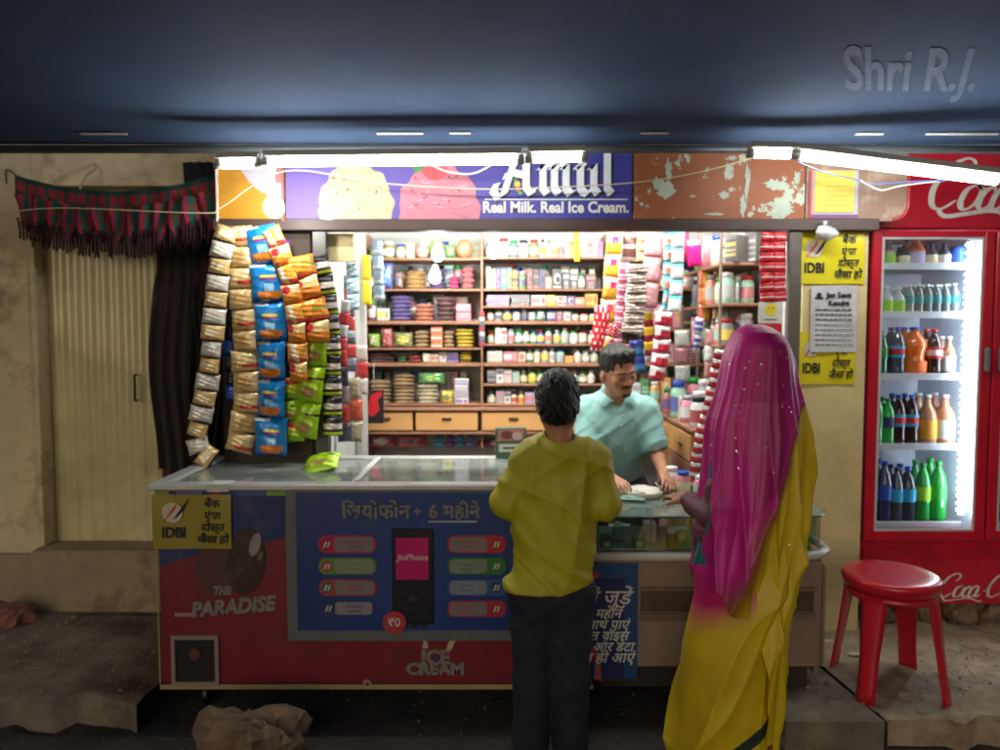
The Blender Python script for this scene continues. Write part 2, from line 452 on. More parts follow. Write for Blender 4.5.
# ------------------------------------------------------------------ the setting
def rough_slab(x0, x1, y0, y1, z0, z1, nx, ny, amp, seed, front_cut=0.):
    rnd = np.random.RandomState(seed); W = rnd.rand(16, 16)
    def nz(x, y):
        x = (x * 1.7) % 15; y = (y * 1.7) % 15; i, j = int(x), int(y); u, v = x - i, y - j
        u = u * u * (3 - 2 * u); v = v * v * (3 - 2 * v)
        return (W[i, j] * (1 - u) + W[i + 1, j] * u) * (1 - v) + (W[i, j + 1] * (1 - u) + W[i + 1, j + 1] * u) * v
    def g(u, v):
        x = x0 + (x1 - x0) * u; y = y0 + (y1 - y0) * v
        e = amp * (nz(x * 2, y * 2) + .5 * nz(x * 7, y * 7) + .25 * nz(x * 19, y * 19) - .9)
        if v == 0: y += front_cut * (nz(x * 5, 3) - .5); e -= .012
        return (x, y, z1 + e)
    m = MB(); m.grid(g, nx, ny, (.5, .5, .5))
    m.grid(lambda u, v: (g(u, 0)[0], g(u, 0)[1] + .0 * v, g(u, 0)[2] * (1 - v) + z0 * v), nx, 3, (.5, .5, .5))
    return m
ASPH = mat('road_surface', s(68, 62, 56), .95, var=.4, vscale=5, bump=.7, bscale=35, dirt=s(52, 45, 40), dirt_amt=.7, dscale=1.5)
PAVE = mat('pavement_stone', s(136, 126, 110), .85, var=.3, vscale=6, bump=.6, bscale=45, dirt=s(84, 72, 58), dirt_amt=.9, dscale=2.8)
ROUGHC = mat('rough_concrete', s(172, 152, 126), .95, var=.3, vscale=9, bump=.9, bscale=45, dirt=s(80, 66, 52), dirt_amt=.8, dscale=4)
m = MB(); m.grid(lambda u, v: (-60 + 120 * u, -60 + 120 * v, -.12), 40, 40, (.5,) * 3)
tag(m.build('street', ASPH), kind='structure')
tag(rough_slab(-6, -1.46, 2.96, 4.02, -.12, -.003, 110, 36, .032, 3, .14).build('pavement_left', PAVE), kind='structure')
m = MB(); m.box(-1.46, 1.1, 3.42, 5.2, -.12, -.004, b=.006)
tag(m.build('shop_floor', PAVE), kind='structure')
m = MB(); m.add([(1.1, 2.8, -.12), (1.48, 2.8, -.12), (1.36, 3.9, -.12), (1.1, 3.9, -.12), (1.1, 2.8, -.002), (1.48, 2.8, -.002), (1.36, 3.9, -.002), (1.1, 3.9, -.002)],
    [(4, 5, 6, 7), (0, 1, 5, 4), (1, 2, 6, 5), (2, 3, 7, 6), (3, 0, 4, 7)], (.5,) * 3)
tag(m.build('pavement_smooth_slab', PAVE), kind='structure')
mm = rough_slab(1.37, 5.5, 2.82, 4.4, -.12, .006, 90, 40, .03, 8, .07)
mm.v = [(max(x, 1.495 - .118 * (y - 2.8) if x < 1.5 else x), y, z) for x, y, z in mm.v]
tag(mm.build('pavement_rough_concrete', ROUGHC), kind='structure')

def rock(name, loc, size, seed, label, m, group=None):
    rnd = random.Random(seed); ph = [rnd.uniform(0, 6) for _ in range(9)]
    def g(u, v):
        a = 2 * math.pi * u; b = math.pi * (v - .5)
        x, y, z = math.cos(a) * math.cos(b), math.sin(a) * math.cos(b), math.sin(b)
        r = 1 + .16 * math.sin(3 * x + ph[0] + 2 * y) + .12 * math.sin(5 * y + ph[1] + 3 * z) + .06 * math.sin(11 * x + ph[2] + 7 * z) + .07 * math.sin(13 * y + 9 * x + ph[3]) + .06 * math.sin(23 * z + 17 * x + ph[4])
        z = max(z, -.62) if z < 0 else min(z, .72 + .05 * math.sin(6 * x))
        return (x * r * size[0] / 2, y * r * size[1] / 2, (z * r + .62) * size[2] / 1.4)
    mb = MB(); mb.grid(g, 22, 13, (.5,) * 3, False, closeu=True)
    o = mb.build(name, m, None, loc, (0, 0, rnd.uniform(-.4, .4)))
    return tag(o, label, 'stone', group)
STONE = mat('field_stone', s(128, 106, 84), .9, var=.3, vscale=14, bump=.8, bscale=50, dirt=s(90, 74, 60), dirt_amt=.7, dscale=8)
rock('boulder', (at(250, 735, 2.74).x, 2.74, -.13), (.38, .22, .2), 5, 'large pale brown boulder on the road in front of the freezer', STONE)
rock('boulder', (at(8, 640, 3.75).x, 3.75, -.01), (.25, .2, .11), 9, 'small reddish stone on the left pavement by the door pier', mat('red_stone', s(150, 95, 85), .9, var=.3, vscale=10, bump=.6))
for i, (px, w, h) in enumerate([(872, .15, .10), (915, .17, .115), (955, .15, .105), (993, .22, .125), (1045, .2, .11)]):
    c = at(px, 618, 3.85)
    rock('foundation_stone', (c.x, 3.83 + .02 * (i % 2), -.002), (w * 1.05, .26, h * 1.05), 20 + i,
         ['first small stone from the left under the drink cooler', 'second stone under the drink cooler, behind the red stool', 'third stone under the drink cooler, below the script lettering',
          'wide fourth stone under the drink cooler at the frame edge', 'last stone under the right end of the drink cooler'][i], STONE, 'stones carrying the drink cooler')

# left house front
PLAST_W = mat('cream_plaster', s(222, 204, 166), .85, var=.18, vscale=2.5, bump=.25, bscale=25, dirt=s(128, 100, 70), dirt_amt=.9, dscale=2.6)
PLINTH = mat('stained_plinth', s(170, 150, 120), .9, var=.25, vscale=3, bump=.35, bscale=20, dirt=s(92, 72, 52), dirt_amt=.95, dscale=3)
WY = 4.0
xl = X_(38, WY); xr = X_(155, WY); xe = -1.36
t = thing('house_front', 'cream plastered house front with a doorway left of the shop', 'wall', ((xl + xr) / 2, WY, 0))
ox = t.location.x
m = MB()
m.box(-6 - ox, xl - ox, 0, .3, 0, 2.75); m.box(xl - ox, xe - ox, 0, .3, Z_(186, WY), 2.75)
m.build('wall', PLAST_W, t)
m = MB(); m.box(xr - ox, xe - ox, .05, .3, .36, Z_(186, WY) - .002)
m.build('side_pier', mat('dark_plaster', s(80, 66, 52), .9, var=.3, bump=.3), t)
m = MB(); m.box(xl - ox - .02, xe - ox, -.1, .3, 0, .335, b=.01); m.box(-6 - ox, xl - ox - .022, -.06, -.002, 0, .30, b=.01)
m.build('plinth', PLINTH, t)
DOORM = mat('cream_door_paint', s(224, 212, 160), .3, var=.22, vscale=2, bump=.08, bscale=20, dirt=s(140, 120, 75), dirt_amt=.6, dscale=1.4, coat=.5)
m = MB()
x0, x1 = xl + .01 - ox, xr - .01 - ox
def ribs(u, v):
    a = u * 8; f = a - int(a); k = .0085 * (.5 + .5 * math.cos(2 * math.pi * (f - .5))) + .004 * math.sin(3 * v + 8 * u)
    return (x0 + (x1 - x0) * u, .10 - k + .006 * math.sin(6 * v + 5 * u), .337 + (Z_(186, WY) - .34) * v)
m.grid(ribs, 108, 16, (.5,) * 3)
dr = m.build('door', DOORM, t)
m = MB(); m.tube([(x1 - .12, .065, 1.12), (x1 - .12, .04, 1.12), (x1 - .12, .04, 1.26), (x1 - .12, .065, 1.26)], .007, 8, s(60, 55, 50)); m.build('handle', METAL, dr)
m = MB()
m.box(x0 - .03, x0 - .002, -.01, .1, .337, Z_(186, WY) - .002, s(200, 185, 150))
m.build('door_jamb', PLAST_W, t)

# toran above the door
t = thing('door_valance', 'embroidered dark red and green door valance with leaf flaps', 'valance', (X_(120, 3.93), 3.93, Z_(180, 3.93)))
def vY(px): return 3.95 - .29 * max(0, min(1, (px - 22) / 196))
def vz(px): return Z_(174 + 17 * (1 - ((px - 120) / 100) ** 2) , vY(px))
RND = random.Random(3)
m = MB()
def band(u, v):
    px = 22 + 200 * u; return (X_(px, vY(px)) - t.location.x, vY(px) - 3.93 + .006 * math.sin(40 * u), vz(px) - t.location.z - v * .10)
def bcol(u, v):
    k = int(u * 60)
    if v < .25: return s(20, 62, 55)
    if v > .72: return s(25, 70, 58) if (int(u * 45) % 2) else s(30, 50, 48)
    return s(150, 32, 52) if k % 3 else s(28, 75, 62)
m.grid(band, 90, 8, bcol); m.build('embroidered_band', CLOTH, t)
for i in range(13):
    px = 32 + i * 15.2; w = .098; z0 = vz(px) - t.location.z - .082
    def flap(u, v, w=w, sd=i):
        k = (1 - .55 * v ** 3 * 1.6) if v < .8 else max(.0, (1 - v) * 2.6)
        return (w * (u - .5) * min(1, k) + .01 * math.sin(3 * v + sd), -.004 + .01 * math.sin(5 * v + sd * 2 + 3 * u), -v * .2)
    def fcol(u, v, i=i):
        d = abs(u - .5)
        if d < .2 and v < .75: return s(28, 84, 76) if (i + int(v * 6)) % 3 else s(80, 70, 60)
        if d < .38: return s(165, 35, 62) if v < .7 else s(110, 40, 55)
        return s(60, 22, 34)
    m = MB(); m.grid(flap, 10, 14, fcol)
    for j in range(6):
        xx = w * (j - 2.5) * .17; m.tube([(xx, -.006, -.12 - .02 * (j % 2)), (xx + .006, -.008, -.19), (xx + .002, -.006, -.22 - .04 * RND.random())], .0055, 5, s(58, 28, 36))
    m.build('flap', CLOTH, t, (X_(px, vY(px)) - t.location.x, vY(px) - 3.93 - .012, z0), (0, RND.uniform(-.08, .08), 0))
# a small white tie string on the valance's nail
def cable(name, pts, r, col, label, cat='cable', m=PLAST, group=None):
    P = smooth_path(pts, 8); o0 = P[0]
    mb = MB(); mb.tube([p - o0 for p in P], r, 6, col)
    return tag(mb.build(name, m, None, o0), label, cat, group)
# dark clothes hanging at the door's right
def garment(px0, px1, py0, py1, Y, col, label, seed, name='hanging_garment', cols=None):
    a = at(px0, py0, Y); b = at(px1, py1, Y); rnd = random.Random(seed); ph = [rnd.uniform(0, 6) for _ in range(5)]
    W = b.x - a.x; H = a.z - b.z; mb = MB()
    def f(u, v):
        w = (.85 if name == 'hanging_cloth' else .6) * (1 - min(1, v * 4)) + min(1, v * 4)
        ed = .02 * math.sin(7 * v + ph[0])
        fold = .025 * math.sin(2 * math.pi * (u * 3.2 + .12 * math.sin(3 * v + ph[1])) + ph[2]) * (.3 + .7 * v)
        return (W * ((u - .5) * w + .5) + ed, fold, -H * v + .03 * math.sin(9 * u + ph[3]) * v)
    mb.grid(f, 36, 24, (cols or (lambda u, v: col)))
    bk = len(mb.v); mb.grid(lambda u, v: (f(u, v)[0], f(u, v)[1] + .012, f(u, v)[2]), 36, 24, col)
    return tag(mb.build(name, CLOTH, None, a), label, 'garment')
garment(150, 196, 228, 474, 3.93, s(62, 52, 50), 'dark grey brown jacket hanging by the cream door', 1)
garment(182, 224, 162, 484, 3.82, s(24, 24, 31), 'long black cloth hanging between door and shop', 2, 'hanging_cloth', lambda u, v: s(72, 28, 42) if .28 < v < .42 and .2 < u < .85 and math.sin(u * 31) * math.sin(v * 60) > 0 else s(24, 24, 31))
garment(194, 220, 300, 478, 3.76, s(30, 32, 44), 'short dark navy cloth hanging behind the leftmost snack strips', 6, 'hanging_cloth')

# ---- the tarpaulin and its pole
TARP = mat('tarpaulin', s(66, 84, 112), .85, var=.22, vscale=1.3, bump=.3, bscale=5, spec=.12, dirt=s(84, 98, 118), dirt_amt=.45, dscale=1.1)
def tz(x, y): return 2.345 + (3.44 - y) * .12 + .016 * math.sin(x * 2.1 + 1) * math.sin((y - .4) * 1.03)
t = thing('awning', 'dark blue grey tarpaulin awning stretched over the shop front', 'awning', (0, 3.44, 2.34))
m = MB(); m.grid(lambda u, v: (-5 + 10.5 * u, 3.46 - 3.06 * v - 3.44, tz(-5 + 10.5 * u, 3.46 - 3.06 * v) - 2.34), 120, 40, (.5,) * 3)
m.build('tarpaulin_sheet', TARP, t)
m = MB(); m.tube([(-5, .0, -.025), (0, .0, -.022), (5.5, .0, -.03)], .019, 12, s(70, 76, 78)); m.build('steel_pole', METAL, t)
LET = mat('faded_print', s(76, 95, 124), .85, var=.3, vscale=8)
o = text('faded_lettering', 'Shri R.J.', 0, 0, .155, LET, t, th=.0003, bold=.004)
c = at(912, 74, 2.74)
for v in o.data.vertices:
    X, Y = c.x + v.co.x - .5 * 2.9 * v.co.y, c.y - v.co.y * 2.9
    v.co = (X, Y - 3.44, tz(X, Y) - 2.34 - .002 + (v.co.z * .5))
o.location = (0, 0, 0); o.rotation_euler = (0, 0, 0)
for px, w in ((103, .20), (400, .2), (460, .09), (655, .12), (870, .12), (950, .2), (985, .12)):  # painted white strips imitating gleams of the tubes along the eave
    c = at(px, 150, 3.30); m = MB(); m.box(c.x - w / 2, c.x + w / 2, 3.30 - 3.44, 3.32 - 3.44, tz(c.x, 3.3) - 2.34 - .012, tz(c.x, 3.3) - 2.34 - .006, s(200, 200, 195), b=.001); m.build('white_gleam_strip', CLOTH, t)

# ---- kiosk shell
BX0, BX1 = X_(322, 3.6), X_(792, 3.6)
KX0, KX1 = -1.345, X_(866, 3.62)
FY = 3.6; BY = 5.0; CZ = 2.36
t = thing('shop_kiosk', 'small brightly lit general store kiosk with an open front', 'shop', (0, FY, 0))
WALLIN = mat('inside_wall_paint', s(205, 208, 205), .7, var=.08, bump=.05)
m = MB()
m.box(BX0 - .05, BX0, .05, BY - FY, 0, CZ); m.box(BX1, BX1 + .05, .05, BY - FY, 0, CZ); m.box(BX0 - .05, BX1 + .05, BY - FY + .002, BY - FY + .05, 0, CZ)
m.build('inner_wall', WALLIN, t)
m = MB(); m.box(KX0, KX1, -.02, BY - FY + .05, CZ + .002, CZ + .04); m.build('ceiling', WALLIN, t)
m = MB(); m.box(BX1 + .053, KX1, .03, .12, 0, 2.03); m.build('pillar', mat('cream_pillar_paint', s(222, 204, 150), .7, var=.12, vscale=3, bump=.12, dirt=s(170, 145, 100), dirt_amt=.5, dscale=2), t)
m = MB(); m.box(KX0, BX0 - .055, .03, .10, .0, 2.03); m.build('left_panel', mat('left_panel_paint', s(70, 58, 48), .7, var=.2), t)
m = MB(); m.box(X_(322, 3.6), X_(352, 3.6), .08, .095, Z_(262, 3.7), Z_(234, 3.7), s(205, 190, 140)); m.build('yellowed_panel', PAPER, t)
FR = mat('dark_frame_paint', s(66, 46, 42), .5, var=.2, vscale=8, bump=.1)
m = MB(); zb = Z_(231, FY); m.box(KX0 - .01, KX1 + .02, -.03, .05, zb, Z_(222, FY) + .012); m.build('lintel', FR, t)
m = MB(); m.box(BX0 - .035, BX0 + .03, -.01, .045, .0, zb - .002, s(70, 66, 64)); m.build('door_post', METAL, t)
m = MB(); m.box(BX1 - .03, BX1 + .03, -.01, .028, .0, zb - .002, s(96, 90, 84)); m.build('door_post', METAL, t)
m = MB(); xx = X_(372, 4.2); m.box(X_(361, 4.4), X_(367, 4.4), .78, .82, .0, 2.28, s(200, 200, 196)); m.build('white_post', METAL, t)
m = MB(); m.box(KX0, BX1 + .4, .0, .02, Z_(222, FY) + .014, CZ, s(120, 95, 70)); m.build('fascia_backing', METAL, t)

# ---- the boards above the opening
bz0, bz1 = Z_(221, 3.57) , 2.345
def board(name, px0, px1, label, cat='sign'):
    x0, x1 = X_(px0, 3.57), X_(px1, 3.57)
    t = thing(name, label, cat, ((x0 + x1) / 2, 3.575, bz0)); return t, (x1 - x0) / 2, bz1 - bz0
def PX(px): return X_(px, 3.57)
# ice cream sign
t, hw, hh = board('shop_sign', 289, 630, 'violet blue ice cream sign with two scoops and white blackletter word')
ox = t.location.x
m = MB()
m.grid(lambda u, v: (-hw + 2 * hw * u, 0, hh * v), 60, 16, lambda u, v: mixc(s(104, 84, 160), s(48, 50, 138), min(1, max(0, (u - .1) * 1.3 + .1 * v))), False)
m.grid(lambda u, v: (-hw + 2 * hw * u, .02, hh * v), 4, 2, s(60, 60, 60), False)
m.build('panel', mat('sign_vinyl', None, .6, var=.05, vscale=3, bump=.08, bscale=5), t)
def scoop(name, cx, cz, rx, rz, c1, c2, chips, seed, n=60):
    rnd = random.Random(seed); mb = MB(); pts = []
    for k in range(72):
        a = 2 * math.pi * k / 72; r = 1 + .035 * math.sin(9 * a + seed) + .02 * math.sin(17 * a)
        x, z = cx + rx * r * math.cos(a), cz + rz * r * math.sin(a)
        pts.append((x, max(z, .004)))
    P = [p for i, p in enumerate(pts) if i == 0 or (abs(p[0] - pts[i - 1][0]) + abs(p[1] - pts[i - 1][1])) > 1e-5]
    mb.poly(P, -.004, .003, c1)
    for k in range(n):
        x = cx + rx * rnd.uniform(-.75, .75); z = cz + rz * rnd.uniform(-.6, .8)
        if ((x - cx) / rx) ** 2 + ((z - cz) / rz) ** 2 > .75 or z < .02: continue
        mb.disc(x, z, rnd.uniform(.008, .03), rnd.uniform(.0015, .003), -.0052 - .0002 * (k % 5), .001, mixc(c1, c2, .45) if k % 3 else mixc(c1, (1, 1, 1), .25), 10, rnd.uniform(-.4, .3))
    for k in range(chips):
        x = cx + rx * rnd.uniform(-.7, .7); z = cz + rz * rnd.uniform(-.3, .8)
        if z < .03: continue
        mb.disc(x, z, rnd.uniform(.005, .011), .004, -.0066, .0008, s(150, 40, 50), 7, rnd.uniform(0, 3))
    return mb.build(name, PAPER, t)
scoop('ice_cream_scoop', PX(358) - ox, .07, .175, .2, s(176, 170, 138), s(135, 124, 86), 5, 1)
scoop('ice_cream_scoop', PX(440) - ox, .055, .19, .21, s(188, 112, 130), s(140, 58, 84), 14, 2)
m = MB(); m.disc(PX(331) - ox, .045, .05, .04, -.0075, .001, s(226, 220, 184)); m.build('scoop_edge', PAPER, t)
m = MB(); m.disc(PX(436) - ox, .235, .06, .045, -.0075, .001, s(205, 70, 80)); m.build('fruit_topping', PAPER, t)
m = MB(); m.disc(PX(420) - ox, .25, .03, .02, -.0085, .001, s(60, 130, 60), a=.6); m.build('leaf', PAPER, t)
AMUL = [
    [(.02, .22), (-.06, .06), (.04, -.08), (.17, .02), (.26, .3), (.40, .72), (.50, .98)],
    [(.30, .98), (.46, 1.04), (.60, .96), (.63, .6), (.63, .14), (.72, .02), (.84, .10)],
    [(.16, .36), (.36, .44), (.64, .38)], [(.12, .60), (.22, .70), (.40, .62)]]
def stem(x, top=.60): return [(x - .09, top - .1), (x, top), (x, .12), (x + .09, .0)]
AMUL += [stem(.98), stem(1.22), stem(1.46), [(1.0, .50), (1.13, .64), (1.22, .56)], [(1.24, .50), (1.37, .64), (1.46, .56)], [(1.46, .12), (1.54, .0), (1.62, .08)]]
AMUL += [stem(1.76), stem(2.04), [(1.78, .10), (1.88, .0), (2.04, .14)], stem(2.32, 1.02), [(2.22, .92), (2.32, 1.06), (2.40, .98)], [(1.66, .52), (1.76, .62), (1.84, .56)]]
def sxf(L): return [[(a, b) for a, b in stx] for stx in L]
L0 = PX(496) - ox; zt = .125; k_ = (PX(614) - PX(496)) / 2.5
m = MB(); pen(m, AMUL, L0 + .006, zt - .007, k_, -.003, (.085, .07), .06, s(22, 22, 50), smooth=False, grow=.02); m.build('lettering_shadow', PAPER, t)
m = MB(); pen(m, AMUL, L0, zt, k_, -.007, (.085, .07), .045, s(222, 228, 235), smooth=False, grow=.012)
m.build('lettering', PAPER, t)
m = MB(); m.disc(PX(517) - ox, zt + .045, .014, .014, -.012, .002, s(240, 190, 40)); m.disc(PX(518) - ox, zt + .022, .012, .012, -.0125, .002, s(180, 110, 50)); m.disc(PX(515) - ox, zt + .066, .012, .005, -.0125, .002, s(60, 140, 60), a=.5); m.disc(PX(520) - ox, zt + .004, .01, .006, -.0125, .002, s(120, 190, 70)); m.build('emblem', PAPER, t)
m = MB(); m.box(PX(485) - ox, PX(626) - ox, -.005, -.002, .098, .103, s(225, 225, 235), b=.0005); m.build('white_rule', PAPER, t)
text('slogan', 'Real Milk. Real Ice Cream.', PX(555) - ox, .062, .072, WHITE_TXT, t, bold=.0022, sx=.90, y=-.004)
# yellow sign left
t, hw, hh = board('shop_sign', 222, 287, 'small yellow and lilac sign left of the ice cream sign')
m = MB(); m.grid(lambda u, v: (-hw + 2 * hw * u, 0, hh * v), 40, 30, lambda u, v: s(196, 138, 30) if (u - 1.05) ** 2 * 1.0 + (v - 1.1) ** 2 * 1.0 > .62 else (s(190, 180, 200) if (u - 1.05) ** 2 + (v - 1.1) ** 2 > .35 or u < .85 else s(170, 110, 110)), False)
m.box(-hw - .012, -hw, -.006, .02, -.004, hh, s(220, 215, 205)); m.box(hw - .012, hw, -.006, -.001, .0, hh, s(150, 90, 95)); m.build('panel', PAPER, t)
# peeled brown board
t, hw, hh = board('weathered_board', 632, 801, 'rust brown board with peeling pale green paint patches', 'board')
m = MB(); m.box(-hw, hw, 0, .02, 0, hh, s(142, 80, 46), b=.002)
PEEL = mat('peeled_brown_paint', s(146, 82, 46), .6, var=.2, vscale=3, bump=.15, dirt=s(172, 184, 168), dirt_amt=1., dscale=5.5, stretch=(1, 1, .8))
for nd in PEEL.node_tree.nodes:
    if nd.bl_idname == 'ShaderNodeMapRange' and abs(nd.inputs[2].default_value - .68) < .01: nd.inputs[1].default_value = .56; nd.inputs[2].default_value = .575
m.build('panel', PEEL, t)
m = MB(); rnd = random.Random(4)
def patch(px, py, w, h, sd, c=s(170, 184, 168)):
    rn = random.Random(sd); n = 26; x = PX(px) - t.location.x; z = Z_(py, 3.57) - bz0
    m.poly([(x + w * math.cos(2 * math.pi * k / n) * rn.uniform(.45, 1.15), max(.006, min(hh - .006, z + h * math.sin(2 * math.pi * k / n) * rn.uniform(.45, 1.15)))) for k in range(n)], -.002 - .0002 * sd % .001, .0015, c)
for i, (a, b, w, h) in enumerate([(664, 190, .045, .05), (666, 170, .02, .06), (655, 183, .03, .03), (725, 172, .02, .05), (722, 195, .03, .02), (744, 180, .014, .10), (740, 205, .016, .06), (772, 185, .07, .03), (782, 210, .05, .03), (793, 178, .02, .04), (712, 214, .05, .008), (690, 196, .02, .006), (768, 204, .03, .012), (640, 204, .012, .01), (728, 158, .03, .012), (770, 214, .04, .01)]): m = MB(); patch(a, b, w, h, i); m.build('peeled_patch', PAPER, t)
# right board with yellow sheet
t, hw, hh = board('weathered_board', 802, 903, 'faded grey brown board with rounded end beside the red cooler header', 'board')
m = MB(); r = .07; pts = [(-hw, 0), (hw - r, 0)] + [(hw - r + r * math.sin(a), r - r * math.cos(a)) for a in [k * math.pi / 16 for k in range(1, 9)]] + [(hw, hh), (-hw, hh)]
m.poly(pts, 0, .02, s(150, 118, 100)); m.build('panel', mat('faded_board_paint', s(150, 118, 100), .6, var=.25, vscale=5, dirt=s(186, 176, 160), dirt_amt=.8, dscale=6), t)
m = MB(); m.tube([(hw - r, -.004, .01)] + [(hw - r + r * math.sin(a), -.004, .01 + r - r * math.cos(a)) for a in [k * math.pi / 16 for k in range(1, 9)]] + [(hw, -.004, hh)], .008, 6, s(190, 60, 60)); m.build('red_edging', METAL, t)
xx = PX(829) - t.location.x
t2 = thing('notice_sheet', 'yellow notice sheet in a red and blue border on the faded board', 'notice', (PX(829), 3.568, bz0 + .01))
w2 = (PX(852) - PX(804)) / 2
m = MB(); m.box(-w2, w2, 0, .004, 0, .225, s(170, 175, 185)); m.box(-w2, -w2 + .012, -.003, -.0005, 0, .225, s(190, 60, 60)); m.box(-w2 + .013, w2, -.003, -.0005, 0, .02, s(110, 60, 110)); m.build('border', PAPER, t2)
m = MB(); m.box(-w2 + .022, w2 - .02, -.005, -.0032, .03, .222, s(225, 190, 70), b=.0005)
for k in range(7): m.box(-w2 + .06 + .01 * (k % 3), w2 - .055 - .012 * (k % 2), -.0062, -.0052, .06 + k * .022, .063 + k * .022, s(180, 140, 70), b=.0003)
m.build('yellow_page', PAPER, t2)
t2 = thing('plastic_cover', 'crumpled white plastic bag tied under the boards at the pillar top', 'plastic bag', (at(824, 232, 3.54)))
m = MB(); m.grid(lambda u, v: ((.045 * math.sin(math.pi * min(1, v * 1.1 + .06)) ** .7) * math.cos(6.283 * u) * (1 + .35 * math.sin(3 * 6.283 * u + 7 * v) + .2 * math.sin(7 * 6.283 * u)) + .02 * v, .03 * math.sin(math.pi * min(1, v * 1.1 + .06)) * math.sin(6.283 * u), .03 - .085 * v), 30, 14, s(215, 218, 215), closeu=True); m.build('bag_body', FOIL, t2)
m = MB(); m.tube([(0, 0, .025), (.004, 0, .05)], [.006, .012], 8, s(215, 218, 215)); m.build('bag_knot', FOIL, t2)

# ---- lamps
LIT = glow('lit_tube', (1.0, 1.0, .96), TUBE)
def tube_light(a, b, label, lit=LIT, r=.0135):
    a = Vector(a); b = Vector(b); t = thing('tube_light', label, 'lamp', (a + b) / 2, 0, 'fluorescent tubes under the awning')
    c = (a + b) / 2; d = (b - a).normalized(); L = (b - a).length
    M = Matrix.Translation((0, 0, 0)) @ d.to_track_quat('X', 'Z').to_matrix().to_4x4()
    m = MB(); m.lathe([(.0001, -L / 2 + .02), (r, -L / 2 + .022), (r, L / 2 - .022), (.0001, L / 2 - .02)], 14, (1, 1, 1), axis='x'); m.xf(M); m.build('glass_tube', lit, t)
    m = MB(); m.box(-L / 2, L / 2, -.02, .02, .026, .052, s(200, 200, 196)); m.xf(M); m.build('batten', METAL, t)
    for sg in (-1, 1):
        m = MB(); m.lathe([(.0001, -.018), (.015, -.016), (.015, .014), (.0001, .016)], 12, s(170, 170, 165), c=(sg * (L / 2 - .006), 0, 0), axis='x'); m.box(sg * (L / 2 - .006) - .012, sg * (L / 2 - .006) + .012, -.01, .01, .01, .027, s(190, 190, 186)); m.xf(M); m.build('end_cap', METAL, t)
    return t
TY = 3.2
for (x0, y0, x1, y1, lb) in ((217, 165.5, 260, 165, 'short lit tube light at the left end of the row'), (264, 163.5, 522, 161, 'long lit tube light above the ice cream scoops'),
                             (528, 159.5, 586, 158.5, 'short lit tube light above the blackletter word'), (749, 154.5, 795, 155.5, 'short lit tube light above the peeling brown board')):
    tube_light(at(x0, y0, TY), at(x1, y1, TY), lb)
tube_light(at(796, 156, 3.2), at(1002, 182, 3.1), 'slanting lit tube light crossing the red cooler header', r=.016)
LIN = glow('added_inner_fill', (1.0, .99, .95), 190)  # added inner tubes, unseen, there to brighten the shop interior
tube_light((-.55, 3.72, 2.26), (.65, 3.72, 2.26), 'added unseen tube light brightening the shop behind the sign boards', lit=LIN)
tube_light((.75, 3.72, 2.26), (1.3, 3.72, 2.26), 'short added unseen tube light brightening the shop at its right end', lit=LIN)
c = at(274, 207, 3.26)
t = thing('light_bulb', 'bright glowing bulb hanging in a white holder', 'lamp', c)
m = MB(); m.lathe([(.0001, -.045), (.02, -.042), (.037, -.025), (.042, .0), (.038, .02), (.024, .036), (.019, .045)], 20); m.build('glass_bulb', glow('lit_bulb', (1, .97, .9), 110), t)
m = MB(); m.lathe([(.019, .044), (.021, .06), (.017, .085), (.008, .1), (.006, .112)], 16, s(220, 220, 215)); m.build('holder', PLAST, t)
m = MB(); m.tube([(0, 0, .11), (.004, .01, .16), (-.002, .02, .23)], .0035, 6, s(200, 195, 180)); m.build('flex', PLAST, t)
cable('power_cable', [at(0, 214, 3.4), at(60, 208, 3.42), at(200, 213, 3.45), at(222, 207, 3.45), at(285, 171, 3.47), at(380, 183, 3.47), at(480, 189, 3.48), at(560, 187, 3.48), at(640, 182, 3.48), at(700, 172, 3.48), at(752, 158, 3.46)], .0028, s(200, 195, 160), 'long sagging cream cable strung across the sign boards')
cable('power_cable', [at(428, 162, 3.46), at(445, 171, 3.45), at(470, 174, 3.45), at(488, 167, 3.45), at(496, 160, 3.46)], .004, s(225, 225, 222), 'white cable loop under the long tube light')
cable('power_cable', [at(798, 162, 3.2), at(820, 171, 3.2), at(850, 178, 3.40), at(872, 184, 3.40), at(905, 182, 3.38), at(950, 180, 3.37)], .0028, s(60, 110, 180), 'thin blue wire hanging from the slanting tube light')
cable('power_cable', [at(860, 180, 3.41), at(880, 190, 3.40), at(900, 186, 3.39), at(940, 181, 3.38), at(985, 176, 3.36), at(1001, 185, 3.36)], .003, s(220, 220, 215), 'white wire looping in front of the cooler header')
cable('power_cable', [at(958, 176, 3.35), at(968, 170, 3.34), at(978, 172, 3.34), at(988, 178, 3.35)], .0035, s(190, 170, 60), 'short yellow wire at the end of the slanting tube')

for px, py, Y, lb in ((438, 255, 4.35, 'small glowing bulb hanging before the left shelves, the upper one'), (435, 277, 4.4, 'small glowing bulb before the left shelves, the lower one'), (493, 252, 4.4, 'small glowing bulb hanging before the top right shelf')):
    c = at(px, py, Y); t = thing('light_bulb', lb, 'lamp', c)
    m = MB(); m.lathe([(.0001, -.036), (.015, -.034), (.029, -.02), (.033, .0), (.030, .018), (.020, .034), (.018, .045)], 20); m.build('glass_bulb', glow('lit_small_bulb', (1, .98, .93), 70), t)
    m = MB(); m.lathe([(.019, .044), (.020, .06), (.008, .07)], 14, s(220, 220, 215)); m.build('holder', PLAST, t)
    m = MB(); m.tube([(0, 0, .07), (0, 0, 2.36 - c.z)], .002, 5, s(205, 205, 200)); m.build('flex', PLAST, t)

